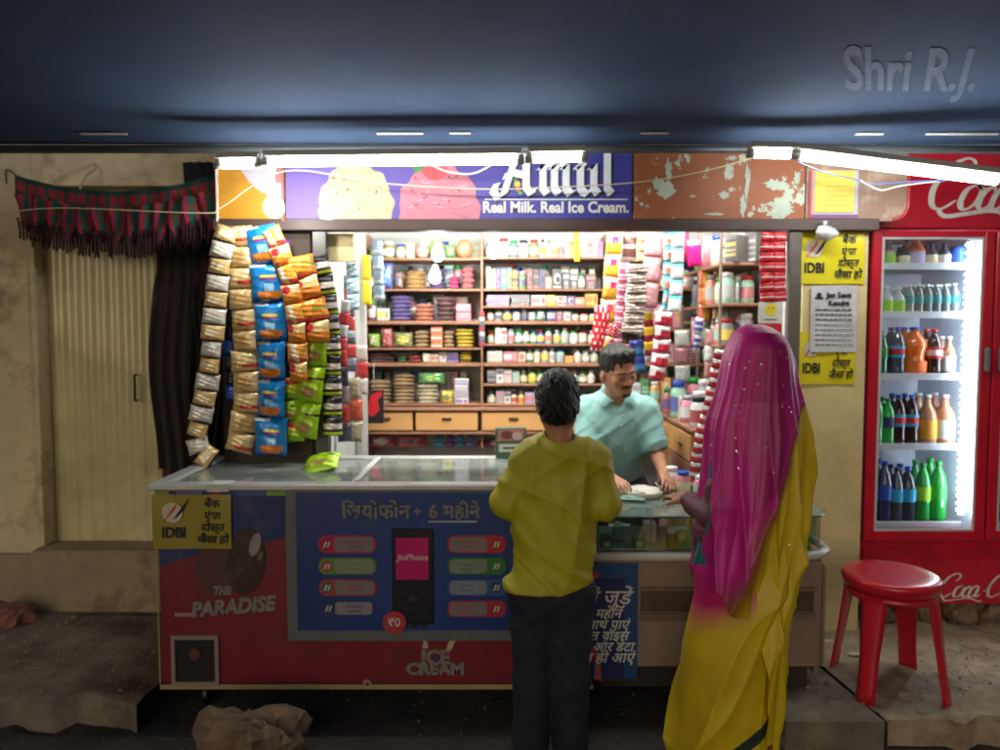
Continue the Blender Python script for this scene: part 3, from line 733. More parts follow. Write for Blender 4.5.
a = Vector((X_(22, 3.95), 3.94, Z_(176, 3.95)))
cable('tie_string', [a + Vector((.02, 0, -.01)), a + Vector((-.03, .03, .03)), a + Vector((-.07, .05, .035)), a + Vector((-.075, .06, -.03))], .004, s(90, 80, 60), 'short knotted string tying the door valance to the pier', 'string', CLOTH)
cable('tie_string', [Vector((X_(88, 3.9), 3.88, Z_(190, 3.9))), Vector((X_(90, 3.9), 3.92, Z_(176, 3.9))), Vector((X_(96, 3.9), 3.96, Z_(166, 3.9))), Vector((X_(93, 3.9), 3.985, Z_(160, 3.9)))], .006, s(180, 165, 140), 'pale cloth tie holding up the middle of the door valance', 'string', CLOTH)

# grit and chips lying on the paving and the road
def grit(name, x0, x1, y0, y1, z, n, seed, col, smax=.012):
    rnd = random.Random(seed); m = MB()
    for k in range(n):
        x, y = rnd.uniform(x0, x1), y0 + (y1 - y0) * rnd.random() ** .8; r = rnd.uniform(.002, smax) * rnd.random() ** .7 + .0015; q = 5
        ring = [(x + r * math.cos(a_ + rnd.uniform(-.3, .3)) * rnd.uniform(.7, 1.2), y + r * math.sin(a_) * rnd.uniform(.7, 1.2), z - .002) for a_ in [2 * math.pi * j / q for j in range(q)]]
        top = [(x + (p[0] - x) * .55, y + (p[1] - y) * .55, z + r * rnd.uniform(.4, .9)) for p in ring]
        m.add(ring + top, [(j, (j + 1) % q, (j + 1) % q + q, j + q) for j in range(q)] + [tuple(range(q, 2 * q))], mixc(col, s(70, 60, 50), rnd.random() * .7))
    return tag(m.build(name, mat('grit_stone', None, .9, var=.2), None), kind='stuff')
grit('grit', 1.1, 4.6, 2.85, 4.1, .004, 1500, 41, s(165, 148, 125))
grit('gravel', -5, -1.5, 3.0, 3.95, .004, 1300, 42, s(150, 138, 118))
grit('road_grit', -3, 3, 2.0, 3.4, -.119, 900, 43, s(84, 76, 66), .014)
for i, (x, y, c_, w_, h_, lb) in enumerate([(1.62, 3.35, s(200, 190, 170), .05, .03, 'scrap of pale paper on the concrete behind the red stool'), (-2.35, 3.3, s(190, 60, 60), .05, .035, 'torn red wrapper on the left pavement'), (2.25, 3.1, s(190, 190, 196), .045, .03, 'crumpled silver wrapper on the rough concrete at right')]):
    m = MB(); m.grid(lambda u, v: (w_ * (u - .5) + .004 * math.sin(9 * v), h_ * (v - .5), .006 + .006 * abs(math.sin(7 * u + 4 * v + i))), 8, 6, c_)
    tag(m.build('litter', FOIL, None, (x, y, .012), (0, 0, i * 1.1)), lb, 'litter')
# ------------------------------------------------------------------ chest freezer
FZX, FZY = -1.437, 3.06; K = 3.06 / 750
fz = thing('chest_freezer', 'long red and blue chest freezer with sliding glass lids', 'freezer', (FZX + .92, FZY + .34, 0))
def fl(px): return (px - 147) * K - .92
def fh(py): return (699 - py) * K
FW = 1.83
m = MB(); hx = FW / 2
BODYC = s(124, 22, 42)
m.box(-hx + .015, hx - .01, -.34, -.28, .02, .842, BODYC, b=.006); m.box(-hx + .015, hx - .01, .29, .34, .02, .842, BODYC)
m.box(-hx + .015, -hx + .07, -.278, .288, .02, .842, s(200, 185, 90)); m.box(hx - .06, hx - .01, -.278, .288, .02, .842, BODYC); m.box(-hx + .072, hx - .062, -.278, .288, .02, .62, s(220, 222, 225))
m.build('cabinet', mat('freezer_vinyl', None, .4, var=.1, vscale=4, bump=.05, bscale=8, dirt=s(60, 40, 36), dirt_amt=.6, dscale=6), fz)
RIM = mat('freezer_rim', s(196, 198, 194), .35, var=.1, vscale=20, metal=.3)
m = MB(); 
m.box(-hx - .01, hx, -.37, -.30, .845, .872, b=.006); m.box(-hx - .01, hx, .29, .35, .845, .872, b=.006)
m.box(-hx - .01, -hx + .045, -.298, .288, .845, .872); m.box(hx - .045, hx, -.298, .288, .845, .872)
m.build('rim', RIM, fz)
m = MB(); m.box(fl(206), fl(228), -.374, -.296, .842, .8745, s(205, 205, 200), b=.001); m.build('rim_patch', PAPER, fz)
LID = glass('freezer_lid_glass', (.86, .92, .88), .06, .30, pale_sheen=.30, pale_sheen_col=(.42, .47, .43))  # pale layer: frosted look plus painted-in bright reflections on the lids
for a, b, z in ((-hx + .047, fl(352), .858), (fl(350), hx - .047, .866)):
    m = MB(); m.box(a, b, -.295, .285, z, z + .004); ld = m.build('lid', LID, fz)
    m = MB(); m.box(a, a + .022, -.295, .285, z + .005, z + .011, s(205, 208, 205)); m.box(b - .022, b, -.295, .285, z + .005, z + .011, s(205, 208, 205)); m.build('lid_frame', METAL, ld)
# front graphics of the freezer
m = MB()
wave = [(fl(153), fh(490)), (fl(285), fh(490)), (fl(285), fh(540)), (fl(262), fh(546)), (fl(240), fh(550)), (fl(205), fh(556)), (fl(175), fh(564)), (fl(153), fh(572))]
m.poly(wave, -.3415, .001, s(22, 42, 100)); m.build('blue_panel_print', PAPER, fz)
m = MB(); cs = [(150, s(120, 150, 45)), (165, s(30, 45, 110)), (172, s(90, 100, 150)), (198, s(30, 45, 110)), (207, s(180, 50, 60)), (217, s(40, 60, 140)), (233, s(70, 85, 150)), (262, s(30, 45, 110)), (263, s(130, 170, 40)), (284, None)]
for i in range(len(cs) - 1): m.box(fl(cs[i][0]), fl(cs[i + 1][0]) - .0005, -.3435, -.3405, fh(498), fh(489), cs[i][1], b=.0004)
m.build('colour_band', PAPER, fz)
m = MB(); CH = s(52, 28, 24)
m.disc(fl(212), fh(572), .088, .125, -.3432, .001, s(78, 40, 36), a=.15); m.disc(fl(241), fh(566), .08, .14, -.3448, .001, CH, a=-.12)
m.disc(fl(251), fh(548), .022, .05, -.3460, .0008, s(150, 140, 138), a=-.3); m.disc(fl(256), fh(560), .010, .02, -.3463, .0008, s(110, 95, 92), a=-.3)
for i in range(9): m.disc(fl(205 + 4 * i), fh(556 + 9 * (i % 3)), .007, .004, -.3466, .0006, s(105, 62, 48), 8, i)
m.build('chocolate_bar_print', PAPER, fz)
LW = mat('shaded_white_print', s(134, 128, 122), .6, var=.3, vscale=20)  # white print greyed in colour, standing in for dim light on the freezer
text('print_lettering', 'PARADISE', fl(226), fh(613), .085, LW, fz, y=-.343, bold=.004, shear=.25, rot=R(5), sx=.93)
text('print_lettering', 'THE', fl(216), fh(596), .045, LW, fz, y=-.343, bold=.003, shear=.2, sx=.9)
m = MB(); m.box(fl(167), fl(190), -.3425, -.3405, fh(623), fh(619), s(175, 120, 125), b=.0003); m.build('small_print', PAPER, fz)
text('print_lettering', 'ICE', fl(433), fh(666), .082, LW, fz, y=-.343, bold=.004)
text('print_lettering', 'CREAM', fl(433), fh(678), .066, LW, fz, y=-.3445, bold=.004, sx=1.12)
m = MB(); m.poly([(fl(420), fh(656)), (fl(426), fh(656)), (fl(424), fh(646)), (fl(421), fh(646))], -.343, .001, s(190, 170, 150)); m.poly([(fl(444), fh(658)), (fl(449), fh(658)), (fl(455), fh(646)), (fl(448), fh(646))], -.343, .001, s(190, 180, 130)); m.disc(fl(434), fh(667), .012, .014, -.3462, .0008, s(40, 55, 110)); m.build('print_ornament', PAPER, fz)
m = MB(); a, b, c, d = fl(163), fl(212), fh(695), fh(642)
m.box(a, b, -.352, -.3402, d - .018, d, s(150, 130, 125)); m.box(a, b, -.352, -.3402, c, c + .018, s(150, 130, 125)); m.box(a, a + .018, -.352, -.3402, c + .0185, d - .0185, s(150, 130, 125)); m.box(b - .018, b, -.352, -.3402, c + .0185, d - .0185, s(150, 130, 125))
vf = m.build('vent_frame', PLAST, fz)
m = MB(); m.box(a + .019, b - .019, -.3425, -.3402, c + .019, d - .019, s(35, 30, 28))
for k in range(11): m.box(a + .021, b - .021, -.349, -.343, c + .025 + k * .0165, c + .033 + k * .0165, s(48, 42, 38), b=.001)
m.build('grille', PLAST, vf)
m = MB(); m.disc((a + b) / 2, (c + d) / 2 + .03, .024, .026, -.3525, .003, s(95, 60, 55)); m.build('round_badge', PLAST, vf)
for px, py in ((363, 693), (518, 690)):
    m = MB(); m.disc(fl(px), fh(py), .018, .018, -.346, .005, s(150, 140, 125)); m.disc(fl(px), fh(py), .008, .008, -.348, .002, s(80, 60, 50)); m.build('lock_cap', METAL, fz)
m = MB(); m.box(-hx + .01, hx - .008, -.3465, -.342, .0, .022, s(168, 148, 105), b=.002); m.box(-hx + .008, -hx + .014, -.346, -.34, .024, .84, s(175, 155, 85), b=.001); m.build('bottom_trim', METAL, fz)
for sx in (-1, 1):
    for sy in (-1, 1):
        m = MB(); x, y = sx * (hx - .16), .03 + sy * .25 - (0 if sy > 0 else .0)
        gz = -.004 if y + fz.location.y > 3.42 else -.12
        rad = .02 if gz > -.1 else .045
        m.lathe([(.0001, -.014), (rad * .9, -.014), (rad, -.01), (rad, .01), (rad * .9, .014), (.0001, .014)], 18, s(30, 30, 30), c=(x, y, gz + rad if gz < -.1 else 0.0), axis='x')
        if gz < -.1: m.box(x - .02, x + .02, y - .02, y + .02, gz + rad + .02, .018, s(90, 90, 90))
        m.build('caster', METAL, fz)
# ice cream packs lying inside the freezer
rnd = random.Random(11); cols = ['white', 'pink', 'cream', 'yellow', 'lime', 'cyan', 'orange', 'magenta', 'silver', 'brown']
n_ = 0
for r_ in range(3):
    for c_ in range(11):
        cn = cols[(c_ * 3 + r_ * 4) % 10]; x = FZX + .14 + c_ * .15 + rnd.uniform(-.01, .01); y = 3.17 + r_ * .18
        m = MB(); h = rnd.uniform(.1, .17); m.box(-.055, .055, -.07, .07, 0, h, PAL[cn], b=.006); m.box(-.04, .04, -.05, .05, h, h + .002, mixc(PAL[cn], PAL[cols[(c_ + r_ + 1) % 10]], .6), b=.0008)
        o = m.build('ice_cream_tub', PAPER, None, (x, y, .62), (0, 0, rnd.uniform(-.2, .2)))
        ORD = ['first', 'second', 'third', 'fourth', 'fifth', 'sixth', 'seventh', 'eighth', 'ninth', 'tenth', 'eleventh', 'twelfth', 'thirteenth', 'fourteenth', 'fifteenth', 'sixteenth', 'seventeenth', 'eighteenth', 'nineteenth', 'twentieth']
        tag(o, f"{cn} tub under the freezer glass, {ORD[c_]} from left in the {['front', 'middle', 'back'][r_]} row", 'ice cream tub', 'tubs inside the freezer')

# ---- advert banner tied over the freezer front
t = thing('advert_banner', 'blue phone advert banner with grey border on the freezer front', 'banner', (fz.location.x, FZY - .008, 0))
m = MB(); X0, X1, Z0, Z1 = fl(283), fl(592), fh(647), fh(489)
def wav(u, v): return (X0 + (X1 - X0) * u, -.003 - .003 * abs(math.sin(5 * u + 2 * v)), Z0 + (Z1 - Z0) * v)
m.grid(wav, 60, 30, lambda u, v: s(104, 106, 110) if (u < .030 or v < .055 or v > .955) else mixc(s(22, 64, 138), s(20, 42, 104), min(1, abs(u - .45) * 1.6)), False)
m.grid(lambda u, v: (wav(u, v)[0], .0, wav(u, v)[2]), 2, 2, s(120, 120, 120), False)
m.build('vinyl_sheet', mat('banner_vinyl', None, .42, var=.16, vscale=5, bump=.2, bscale=6, dirt=s(50, 56, 66), dirt_amt=.6, dscale=5), t)
text('headline', 'िजयोफोन', fl(374), fh(514), .082, LW, t, y=-.0085, bold=.0022)
text('headline', '+', fl(416), fh(514), .06, LW, t, y=-.0085, bold=.002)
text('headline', '6 महीने', fl(453), fh(514), .078, LW, t, y=-.0085, bold=.0022)
m = MB(); m.box(fl(427), fl(476), -.009, -.007, fh(524.5), fh(523), s(190, 195, 200), b=.0003); m.build('underline', PAPER, t)
def pill(px0, px1, py0, py1, c1, c2, split, left, iconc):
    x0, x1, z0, z1 = fl(px0), fl(px1), fh(py1), fh(py0); h = z1 - z0; m = MB()
    r = h / 2.6
    def rr(x0, x1, z0, z1, r): return [(x0 + r - r * math.cos(a), z1 - r + r * math.sin(a)) for a in [k * math.pi / 8 for k in range(0, 5)]] + [(x1 - r + r * math.sin(a), z1 - r + r * math.cos(a)) for a in [k * math.pi / 8 for k in range(0, 5)]] + [(x1 - r + r * math.cos(a), z0 + r - r * math.sin(a)) for a in [k * math.pi / 8 for k in range(0, 5)]] + [(x0 + r - r * math.sin(a), z0 + r - r * math.cos(a)) for a in [k * math.pi / 8 for k in range(0, 5)]]
    m.poly(rr(x0, x1, z0, z1, r), -.008, .001, c1)
    sx = fl(split)
    if left: m.poly(rr(sx, x1 - .01, z0 + .006, z1 - .006, r * .5), -.0092, .001, c2); ic = (x0 + sx) / 2; tx = (sx + x1) / 2
    else: m.poly(rr(x0 + .01, sx, z0 + .006, z1 - .006, r * .5), -.0092, .001, c2); ic = (sx + x1) / 2; tx = (x0 + sx) / 2
    m.disc(ic, (z0 + z1) / 2, h * .34, h * .34, -.0094, .001, iconc)
    m.build('feature_button', PAPER, t)
    rn = random.Random(px0 * py0); m = MB()
    for q in range(2):
        w = rn.uniform(.05, .075)
        for k in range(6): m.box(tx - w / 2 + k * w / 6, tx - w / 2 + (k + .7) * w / 6, -.0112, -.0104, (z0 + z1) / 2 + .004 - q * .02, (z0 + z1) / 2 + .012 - q * .02, mixc(c2, c1, .55), b=.0002)
    m.build('button_lines', PAPER, t); m = MB()
    m.poly([(ic - .014, (z0 + z1) / 2 - .012), (ic - .006, (z0 + z1) / 2 - .012), (ic + .004, (z0 + z1) / 2 + .012), (ic - .004, (z0 + z1) / 2 + .012)], -.0112, .0008, s(215, 205, 205))
    m.poly([(ic + .002, (z0 + z1) / 2 - .012), (ic + .008, (z0 + z1) / 2 - .012), (ic + .016, (z0 + z1) / 2 + .012), (ic + .010, (z0 + z1) / 2 + .012)], -.0112, .0008, s(215, 205, 205))
    m.build('button_icon', PAPER, t)
LP = s(132, 116, 120)
pill(316, 374, 538, 556, s(185, 28, 75), LP, 332, True, s(160, 20, 60)); pill(316, 374, 561, 578, s(95, 140, 40), s(135, 146, 120), 332, True, s(170, 50, 55))
pill(316, 374, 583, 600, s(180, 40, 50), LP, 332, True, s(50, 100, 70)); pill(318, 372, 605, 621, s(24, 46, 110), s(140, 134, 142), 332, True, s(26, 44, 100))
pill(446, 505, 538, 556, s(185, 30, 50), LP, 486, False, s(170, 40, 50)); pill(446, 505, 561, 578, s(45, 125, 50), s(128, 142, 130), 486, False, s(50, 120, 60))
pill(446, 505, 583, 600, s(20, 90, 160), s(128, 140, 152), 486, False, s(24, 50, 100)); pill(446, 505, 605, 622, s(175, 30, 60), LP, 486, False, s(165, 40, 60))
m = MB(); m.box(fl(390), fl(432), -.012, -.0075, fh(629), fh(531), s(28, 28, 36), b=.002); m.box(fl(394), fl(427), -.0142, -.0122, fh(583), fh(540), s(195, 25, 110), b=.0006)
m.disc(fl(411), fh(602), .02, .02, -.0145, .002, s(44, 44, 54)); m.disc(fl(411), fh(602), .009, .009, -.0152, .001, s(60, 60, 70))
for r_ in range(4):
    for c_ in range(3): m.box(fl(398 + 10 * c_), fl(405 + 10 * c_), -.0135, -.0122, fh(594 + 9 * r_ + (8 if r_ > 0 else 0)) - .016, fh(594 + 9 * r_ + (8 if r_ > 0 else 0)) + .001, s(40, 40, 50), b=.0004) if not (r_ == 0 and c_ == 1) else None
m.build('phone_picture', PLAST, t)
text('phone_lettering', 'JioPhone', fl(411), fh(560), .036, WHITE_TXT, t, y=-.0152, shear=.2)
m = MB(); m.disc(fl(392), fh(627), .048, .048, -.0162, .001, s(190, 40, 50)); m.build('round_badge', PAPER, t)
text('badge_lettering', '₹0', fl(392), fh(627), .05, WHITE_TXT, t, y=-.0175)

# ---- bank posters
def bank_poster(x, z, y, w, h, label, ry=0, dim=s(222, 210, 40)):
    t = thing('bank_poster', label, 'poster', (x, y, z), 0, 'yellow bank posters')
    m = MB(); m.grid(lambda u, v: (w * (u - .5), -.003 - .003 * math.sin(7 * u + 3 * v), h * v), 16, 10, dim, True); m.grid(lambda u, v: (w * (u - .5), -.0 + .0, h * v), 2, 2, dim)
    m.build('paper_sheet', mat('laminated_paper', None, .22, var=.06, vscale=4, bump=.25, bscale=14, coat=.4), t)
    m = MB(); m.disc(-w * .24, h * .68, w * .13, w * .13, -.0075, .0008, s(215, 200, 175))
    m.poly([(-w * .38, h * .46), (-w * .34, h * .54), (-w * .18, h * .86), (-w * .20, h * .74)], -.0088, .0008, s(200, 40, 40))
    m.poly([(-w * .24, h * .54), (-w * .17, h * .60), (-w * .02, h * .95), (-w * .10, h * .72)], -.0088, .0008, s(30, 40, 110)); m.build('emblem', PAPER, t)
    text('poster_lettering', 'IDBI', -w * .23, h * .30, h * .27, BLACK_TXT, t, y=-.0085, bold=h * .008, sx=w / h * .62)
    for i, (b, sz) in enumerate((('बैंक', .2), ('ऐसा', .19), ('दोस्त', .2), ('जैसा हो', .2))):
        text('poster_lettering', b, w * .26, h * (.84 - .22 * i), h * sz, BLACK_TXT, t, y=-.0085, bold=h * .004, shear=.15, sx=w / h * .72)
    return t
bank_poster(FZX + .0 + (188 - 147) * K, fh(552), FZY - .008, .325, .225, 'darkened yellow bank poster stuck on the freezer corner', dim=s(160, 146, 62))  # yellow darkened in colour to stand for the dim light here
PY = 3.625
c = at(829, 284, PY); c1 = at(829, 232, PY)
bank_poster(c.x, c.z, PY, .33, c1.z - c.z, 'bright yellow bank poster at the top of the cream pillar')
c = at(824, 384, PY); c1 = at(824, 332, PY)
bank_poster(c.x, c.z, PY, .29, c1.z - c.z, 'bright yellow bank poster half under the white notice on the pillar')
c = at(833, 352, PY - .012); c1 = at(833, 286, PY)
t = thing('paper_notice', 'white printed notice taped over the yellow poster on the pillar', 'notice', (c.x, PY - .012, c.z))
w, h = .225, c1.z - c.z
m = MB(); m.grid(lambda u, v: (w * (u - .5), -.002 * math.sin(5 * u + 2 * v), h * v), 10, 10, s(205, 206, 212)); m.grid(lambda u, v: (w * (u - .5), .003, h * v), 1, 1, s(200, 200, 205)); m.build('paper_sheet', PAPER, t)
text('notice_lettering', 'Jan Seva', .02, h * .86, .036, BLACK_TXT, t, y=-.0045, bold=.0012); text('notice_lettering', 'Kendra', .02, h * .74, .034, BLACK_TXT, t, y=-.0045, bold=.0012)
m = MB(); m.disc(-.075, h * .86, .012, .012, -.005, .001, s(30, 30, 30)); m.build('notice_mark', PAPER, t); m = MB(); m.box(-.095, -.055, -.005, -.004, h * .80, h * .83, s(30, 30, 30), b=.0003); m.build('notice_mark', PAPER, t); m = MB()
rn = random.Random(2)
for k in range(8):
    x = -w * .40
    while x < w * .38:
        l = rn.uniform(.008, .028); m.box(x, min(x + l, w * .42), -.0048, -.004, h * (.63 - .075 * k), h * (.63 - .075 * k) + (.007 if k < 3 else .004), s(70, 72, 80), b=.0002); x += l + .005
m.build('notice_print', PAPER, t)

# ------------------------------------------------------------------ glass counter right
CY = 3.05; cx0, cx1 = .405, 1.375; CD = .5
ct_ = thing('glass_counter', 'low shop counter with green edged glass top and display case', 'counter', ((cx0 + cx1) / 2, CY + .25, 0))
ox, oy = ct_.location.x, ct_.location.y
zt = Z_(516, CY); zr = Z_(556, CY)
def L(x): return x - ox
WOOD = mat('old_counter_laminate', s(150, 128, 112), .6, var=.18, vscale=3, bump=.1, stretch=(1, 1, .3), dirt=s(88, 68, 56), dirt_amt=.6, dscale=3)
m = MB(); bx1 = cx1 - .04
m.box(L(cx0), L(bx1), -.25, -.232, .10, zr - .02); m.box(L(cx0), L(cx0) + .018, -.231, .25, .10, zr - .02); m.box(L(bx1) - .018, L(bx1), -.231, .25, .06, zr - .02); m.box(L(cx0) + .02, L(bx1) - .02, .23, .248, .06, zr - .02); m.box(L(cx0) + .02, L(bx1) - .02, -.23, .228, zr - .04, zr - .022)
m.build('cabinet', WOOD, ct_)
m = MB()   # the recessed base
m.box(L(cx0) + .02, L(bx1) - .04, -.22, .22, 0.0, .098); m.build('plinth', mat('dark_base', s(58, 46, 40), .85, var=.3), ct_)
m = MB(); xa = L(X_(642, CY))
m.box(xa, L(bx1) - .03, -.262, -.251, .30, .33, s(120, 100, 88)); m.box(xa + .004, L(bx1) - .035, -.255, -.2512, .335, .42, s(82, 62, 52)); m.box(xa, L(bx1) - .03, -.262, -.251, .425, .44, s(120, 100, 88)); m.build('drawer_recess', PAPER, ct_)
m = MB()
PTS = [(L(cx0) - .02, -.262), (L(cx1) - .14, -.262), (L(cx1) - .05, -.235), (L(cx1) + .005, -.17), (L(cx1) + .02, -.08), (L(cx1) + .02, .25)]
m.tube([(x, y, zr) for x, y in PTS], .019, 10, s(196, 192, 188)); m.build('white_edge_rail', PLAST, ct_)
GL = glass('counter_glass', (.80, .93, .88), .03, .18)
GLT = glass('counter_top_glass', (.82, .94, .89), .05, .28, pale_sheen=.26, pale_sheen_col=(.50, .68, .60))  # pale mint layer stands in for bright reflections on the counter top
def slab(mb, pts, z0, z1, col):
    n = len(pts); mb.add([(x, y, z0) for x, y in pts] + [(x, y, z1) for x, y in pts], [tuple(range(n))[::-1], tuple(range(n, 2 * n))] + [(i, (i + 1) % n, (i + 1) % n + n, i + n) for i in range(n)], col)
rc = .12; arc = [(L(cx1) - rc + rc * math.sin(a), -.25 + rc - rc * math.cos(a)) for a in [k * math.pi / 20 for k in range(11)]]
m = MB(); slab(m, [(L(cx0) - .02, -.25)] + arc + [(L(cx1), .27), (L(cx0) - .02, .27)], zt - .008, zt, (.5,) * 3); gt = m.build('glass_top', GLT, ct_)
m = MB(); m.tube([(L(cx0) - .02, -.253, zt - .004)] + [(x + .002, y - .002, zt - .004) for x, y in arc] + [(L(cx1) + .003, .27, zt - .004)], .0042, 6, s(40, 105, 85)); m.build('green_edge', GLOSS, gt)
m = MB(); m.box(L(cx0), L(cx1) - .12, -.240, -.235, zr + .02, zt - .01); arc2 = [(L(cx1) - rc + (rc - .012) * math.sin(a), -.25 + rc - (rc - .012) * math.cos(a)) for a in [k * math.pi / 20 for k in range(11)]]
m.grid(lambda u, v: (arc2[int(u * 10)][0], arc2[int(u * 10)][1], zr + .02 + (zt - .01 - zr - .02) * v), 10, 1, (.5,) * 3); m.box(L(cx1) - .017, L(cx1) - .012, -.12, .25, zr + .02, zt - .01); m.build('glass_front', GL, ct_)
m = MB(); m.box(L(cx0) - .018, L(cx1) - .03, -.232, .25, zr - .018, zr - .006, s(120, 118, 112)); m.build('display_floor', PLAST, ct_)
m = MB(); m.box(L(X_(653, CY)), L(X_(653, CY)) + .008, -.234, -.226, zr, zt - .01, s(170, 175, 172)); m.box(L(cx0), L(cx0) + .008, -.2, .24, zr, zt - .01, s(120, 120, 118)); m.build('glass_divider', METAL, ct_)
# tall grey cream side panel visible beyond the sari
m = MB(); m.box(L(bx1) + .002, L(bx1) + .016, -.25, .16, .10, zr - .04, s(176, 160, 130)); m.box(L(bx1) + .017, L(bx1) + .022, -.19, -.17, .14, zr - .08, s(120, 104, 84)); m.box(L(bx1) + .017, L(bx1) + .022, .06, .075, .14, zr - .08, s(120, 104, 84)); m.build('side_panel', WOOD, ct_)
# poster on the cabinet
t = thing('advert_poster', 'dark blue poster with slanted white text on the counter cabinet', 'poster', (X_(600, CY), CY - .006, .03)); 
w0, w1 = X_(560, CY) - t.location.x, X_(640, CY) - t.location.x
zb_, zt_ = Z_(692, CY) - .03, Z_(563, CY) - .03
m = MB(); m.grid(lambda u, v: (w0 + (w1 - w0) * u, -.002, zb_ + .06 + (zt_ - zb_ - .06) * v), 24, 24, lambda u, v: s(26, 72, 128) if (u > .82 or v > .88) else s(30, 36, 96), False); m.grid(lambda u, v: (w0 + (w1 - w0) * u, .002, zb_ + .06 + (zt_ - zb_ - .06) * v), 1, 1, s(30, 36, 96), False); m.build('poster_sheet', mat('banner_vinyl2', None, .45, var=.1), t)
for i, (b, sz, dx) in enumerate((('में जुड़ें', .085, .02), ('हर महीने', .055, -.01), ('के साथ पाएं', .055, -.01), ('मुफ्त वॉइस', .055, -.01), ('कॉल और डेटा', .055, -.01), ('आज ही आएं', .06, -.01))):
    text('poster_lettering', b, X_(604, CY) - t.location.x + dx, Z_(597 + 11 * i + (5 if i else 0), CY) - .03, sz, WHITE_TXT, t, y=-.005, bold=.001, shear=.25)
m = MB(); m.disc(X_(589, CY) - t.location.x, Z_(652, CY) - .03, .03, .04, -.004, .001, s(190, 40, 100)); m.build('poster_picture', PAPER, t); m = MB(); m.poly([(X_(598, CY) - t.location.x, Z_(640, CY) - .03), (X_(602, CY) - t.location.x, Z_(660, CY) - .03), (X_(604, CY) - t.location.x, Z_(680, CY) - .03), (X_(596, CY) - t.location.x, Z_(678, CY) - .03)], -.005, .001, s(170, 90, 70)); m.build('poster_picture', PAPER, t); m = MB(); m.disc(X_(596, CY) - t.location.x, Z_(574, CY) - .03, .016, .016, -.004, .001, s(190, 50, 90)); m.build('poster_picture', PAPER, t)
# goods inside the glass counter
rnd = random.Random(31)
for i in range(13):
    cn = ['charcoal', 'grey', 'olive', 'white', 'brown', 'silver', 'rose', 'tan', 'teal', 'black', 'cream', 'maroon', 'green'][i]
    m = MB(); wd = rnd.uniform(.045, .065); h = rnd.uniform(.05, .1)
    if i % 3 == 1: m.lathe([(.001, 0), (.024, .001), (.026, .02), (.026, h * .7), (.018, h * .8), (.018, h)], 14, [PAL[cn]] * 4 + [s(200, 200, 200)]); nm = 'small_jar'
    else: m.box(-wd / 2, wd / 2, -.03, .03, 0, h, PAL[cn]); m.box(-wd * .3, wd * .3, -.0318, -.0302, h * .3, h * .7, mixc(PAL[cn], (.8, .8, .75), .6), b=.0004); nm = 'small_carton'
    tag(m.build(nm, PAPER, None, (cx0 + .05 + i * .07, CY + .12 + .12 * (i % 2), zr - .004)), f"{cn} {nm.replace('_', ' ')} in the counter display, {ORD[i]} from left", nm.split('_')[1], 'goods in the glass counter')

# ------------------------------------------------------------------ drink cooler
DY = 3.75; c0, c1, c2 = X_(863.5, DY), X_(986, DY), X_(1107, DY)
z0, zk, zd, zh = Z_(604, DY), Z_(540, DY), Z_(231, DY) , Z_(153, DY) + .02
RED = mat('cooler_red_paint', s(198, 18, 46), .33, var=.1, vscale=4, bump=.02, coat=.3, dirt=s(110, 20, 30), dirt_amt=.4, dscale=5)
INW = mat('cooler_liner', s(196, 206, 222), .4, var=.05)
co = thing('drink_cooler', 'tall red two door drink cooler full of bottles', 'refrigerator', ((c0 + c2) / 2, DY + .3, z0 - .0))
ox, oy, oz = co.location
m = MB(); D = .62
m.box(c0 - ox, c0 + .03 - ox, -.298, D - .3, zk - oz + .002, zd - oz); m.box(c2 - .03 - ox, c2 - ox, -.298, D - .3, zk - oz + .002, zd - oz); m.box(c0 + .031 - ox, c2 - .031 - ox, D - .33, D - .3, zk - oz + .002, zd - oz)
m.box(c0 - ox, c2 - ox, -.298, D - .3, 0, zk - oz - .001); m.box(c0 - ox, c2 - ox, -.298, D - .3, zd - oz + .001, zh - oz)
m.build('cabinet', RED, co)
m = MB(); m.box(c0 + .032 - ox, c0 + .040 - ox, -.28, D - .34, zk - oz + .004, zd - oz - .002); m.box(c2 - .04 - ox, c2 - .032 - ox, -.28, D - .34, zk - oz + .004, zd - oz - .002); m.box(c0 + .041 - ox, c2 - .041 - ox, D - .342, D - .334, zk - oz + .004, zd - oz - .002); m.box(c1 - ox - .02, c1 - ox + .02, -.28, D - .345, zk - oz + .004, zd - oz - .002)
m.build('liner', INW, co)
m = MB(); m.box(c0 + .03 - ox, c2 - ox, -.325, -.30, zd - oz + .012, zh - oz, s(190, 16, 38)); hd = m.build('header', RED, co)
m = MB(); k_ = .235; hx0 = X_(921, 3.72) - ox; hz = Z_(212, 3.72) - oz
pen(m, [[(a * 1.0, b) for a, b in q] for q in COCA + COLA_], hx0 - .03, hz + .015, k_, -.329, None, .045, s(225, 220, 215), shear=.35, press=True, wmax=.135)
pen(m, SWASH, hx0 - .02, hz + .02, k_, -.331, None, .09, s(225, 220, 215), shear=.2, press=True, wmax=.1); m.build('script_lettering', PAPER, hd)
m = MB(); m.box(c0 + .02 - ox, c2 - ox, -.312, -.30, .03, zk - oz - .04, s(168, 14, 36)); m.box(c0 + .02 - ox, c2 - ox, -.318, -.302, zk - oz - .085, zk - oz - .078, s(120, 10, 26)); kp = m.build('kick_panel', RED, co)
m = MB(); pen(m, COCA + COLA_, X_(943, 3.73) - ox, Z_(597, 3.73) - oz, .115, -.316, None, .05, s(222, 216, 212), shear=.35, press=True, wmax=.135); pen(m, SWASH, X_(943, 3.73) - ox, Z_(597, 3.73) - oz, .115, -.318, None, .05, s(222, 216, 212), shear=.2, press=True, wmax=.1); m.build('script_lettering', PAPER, kp)
GC = glass('cooler_glass', (.93, .97, .98), .02, .05)
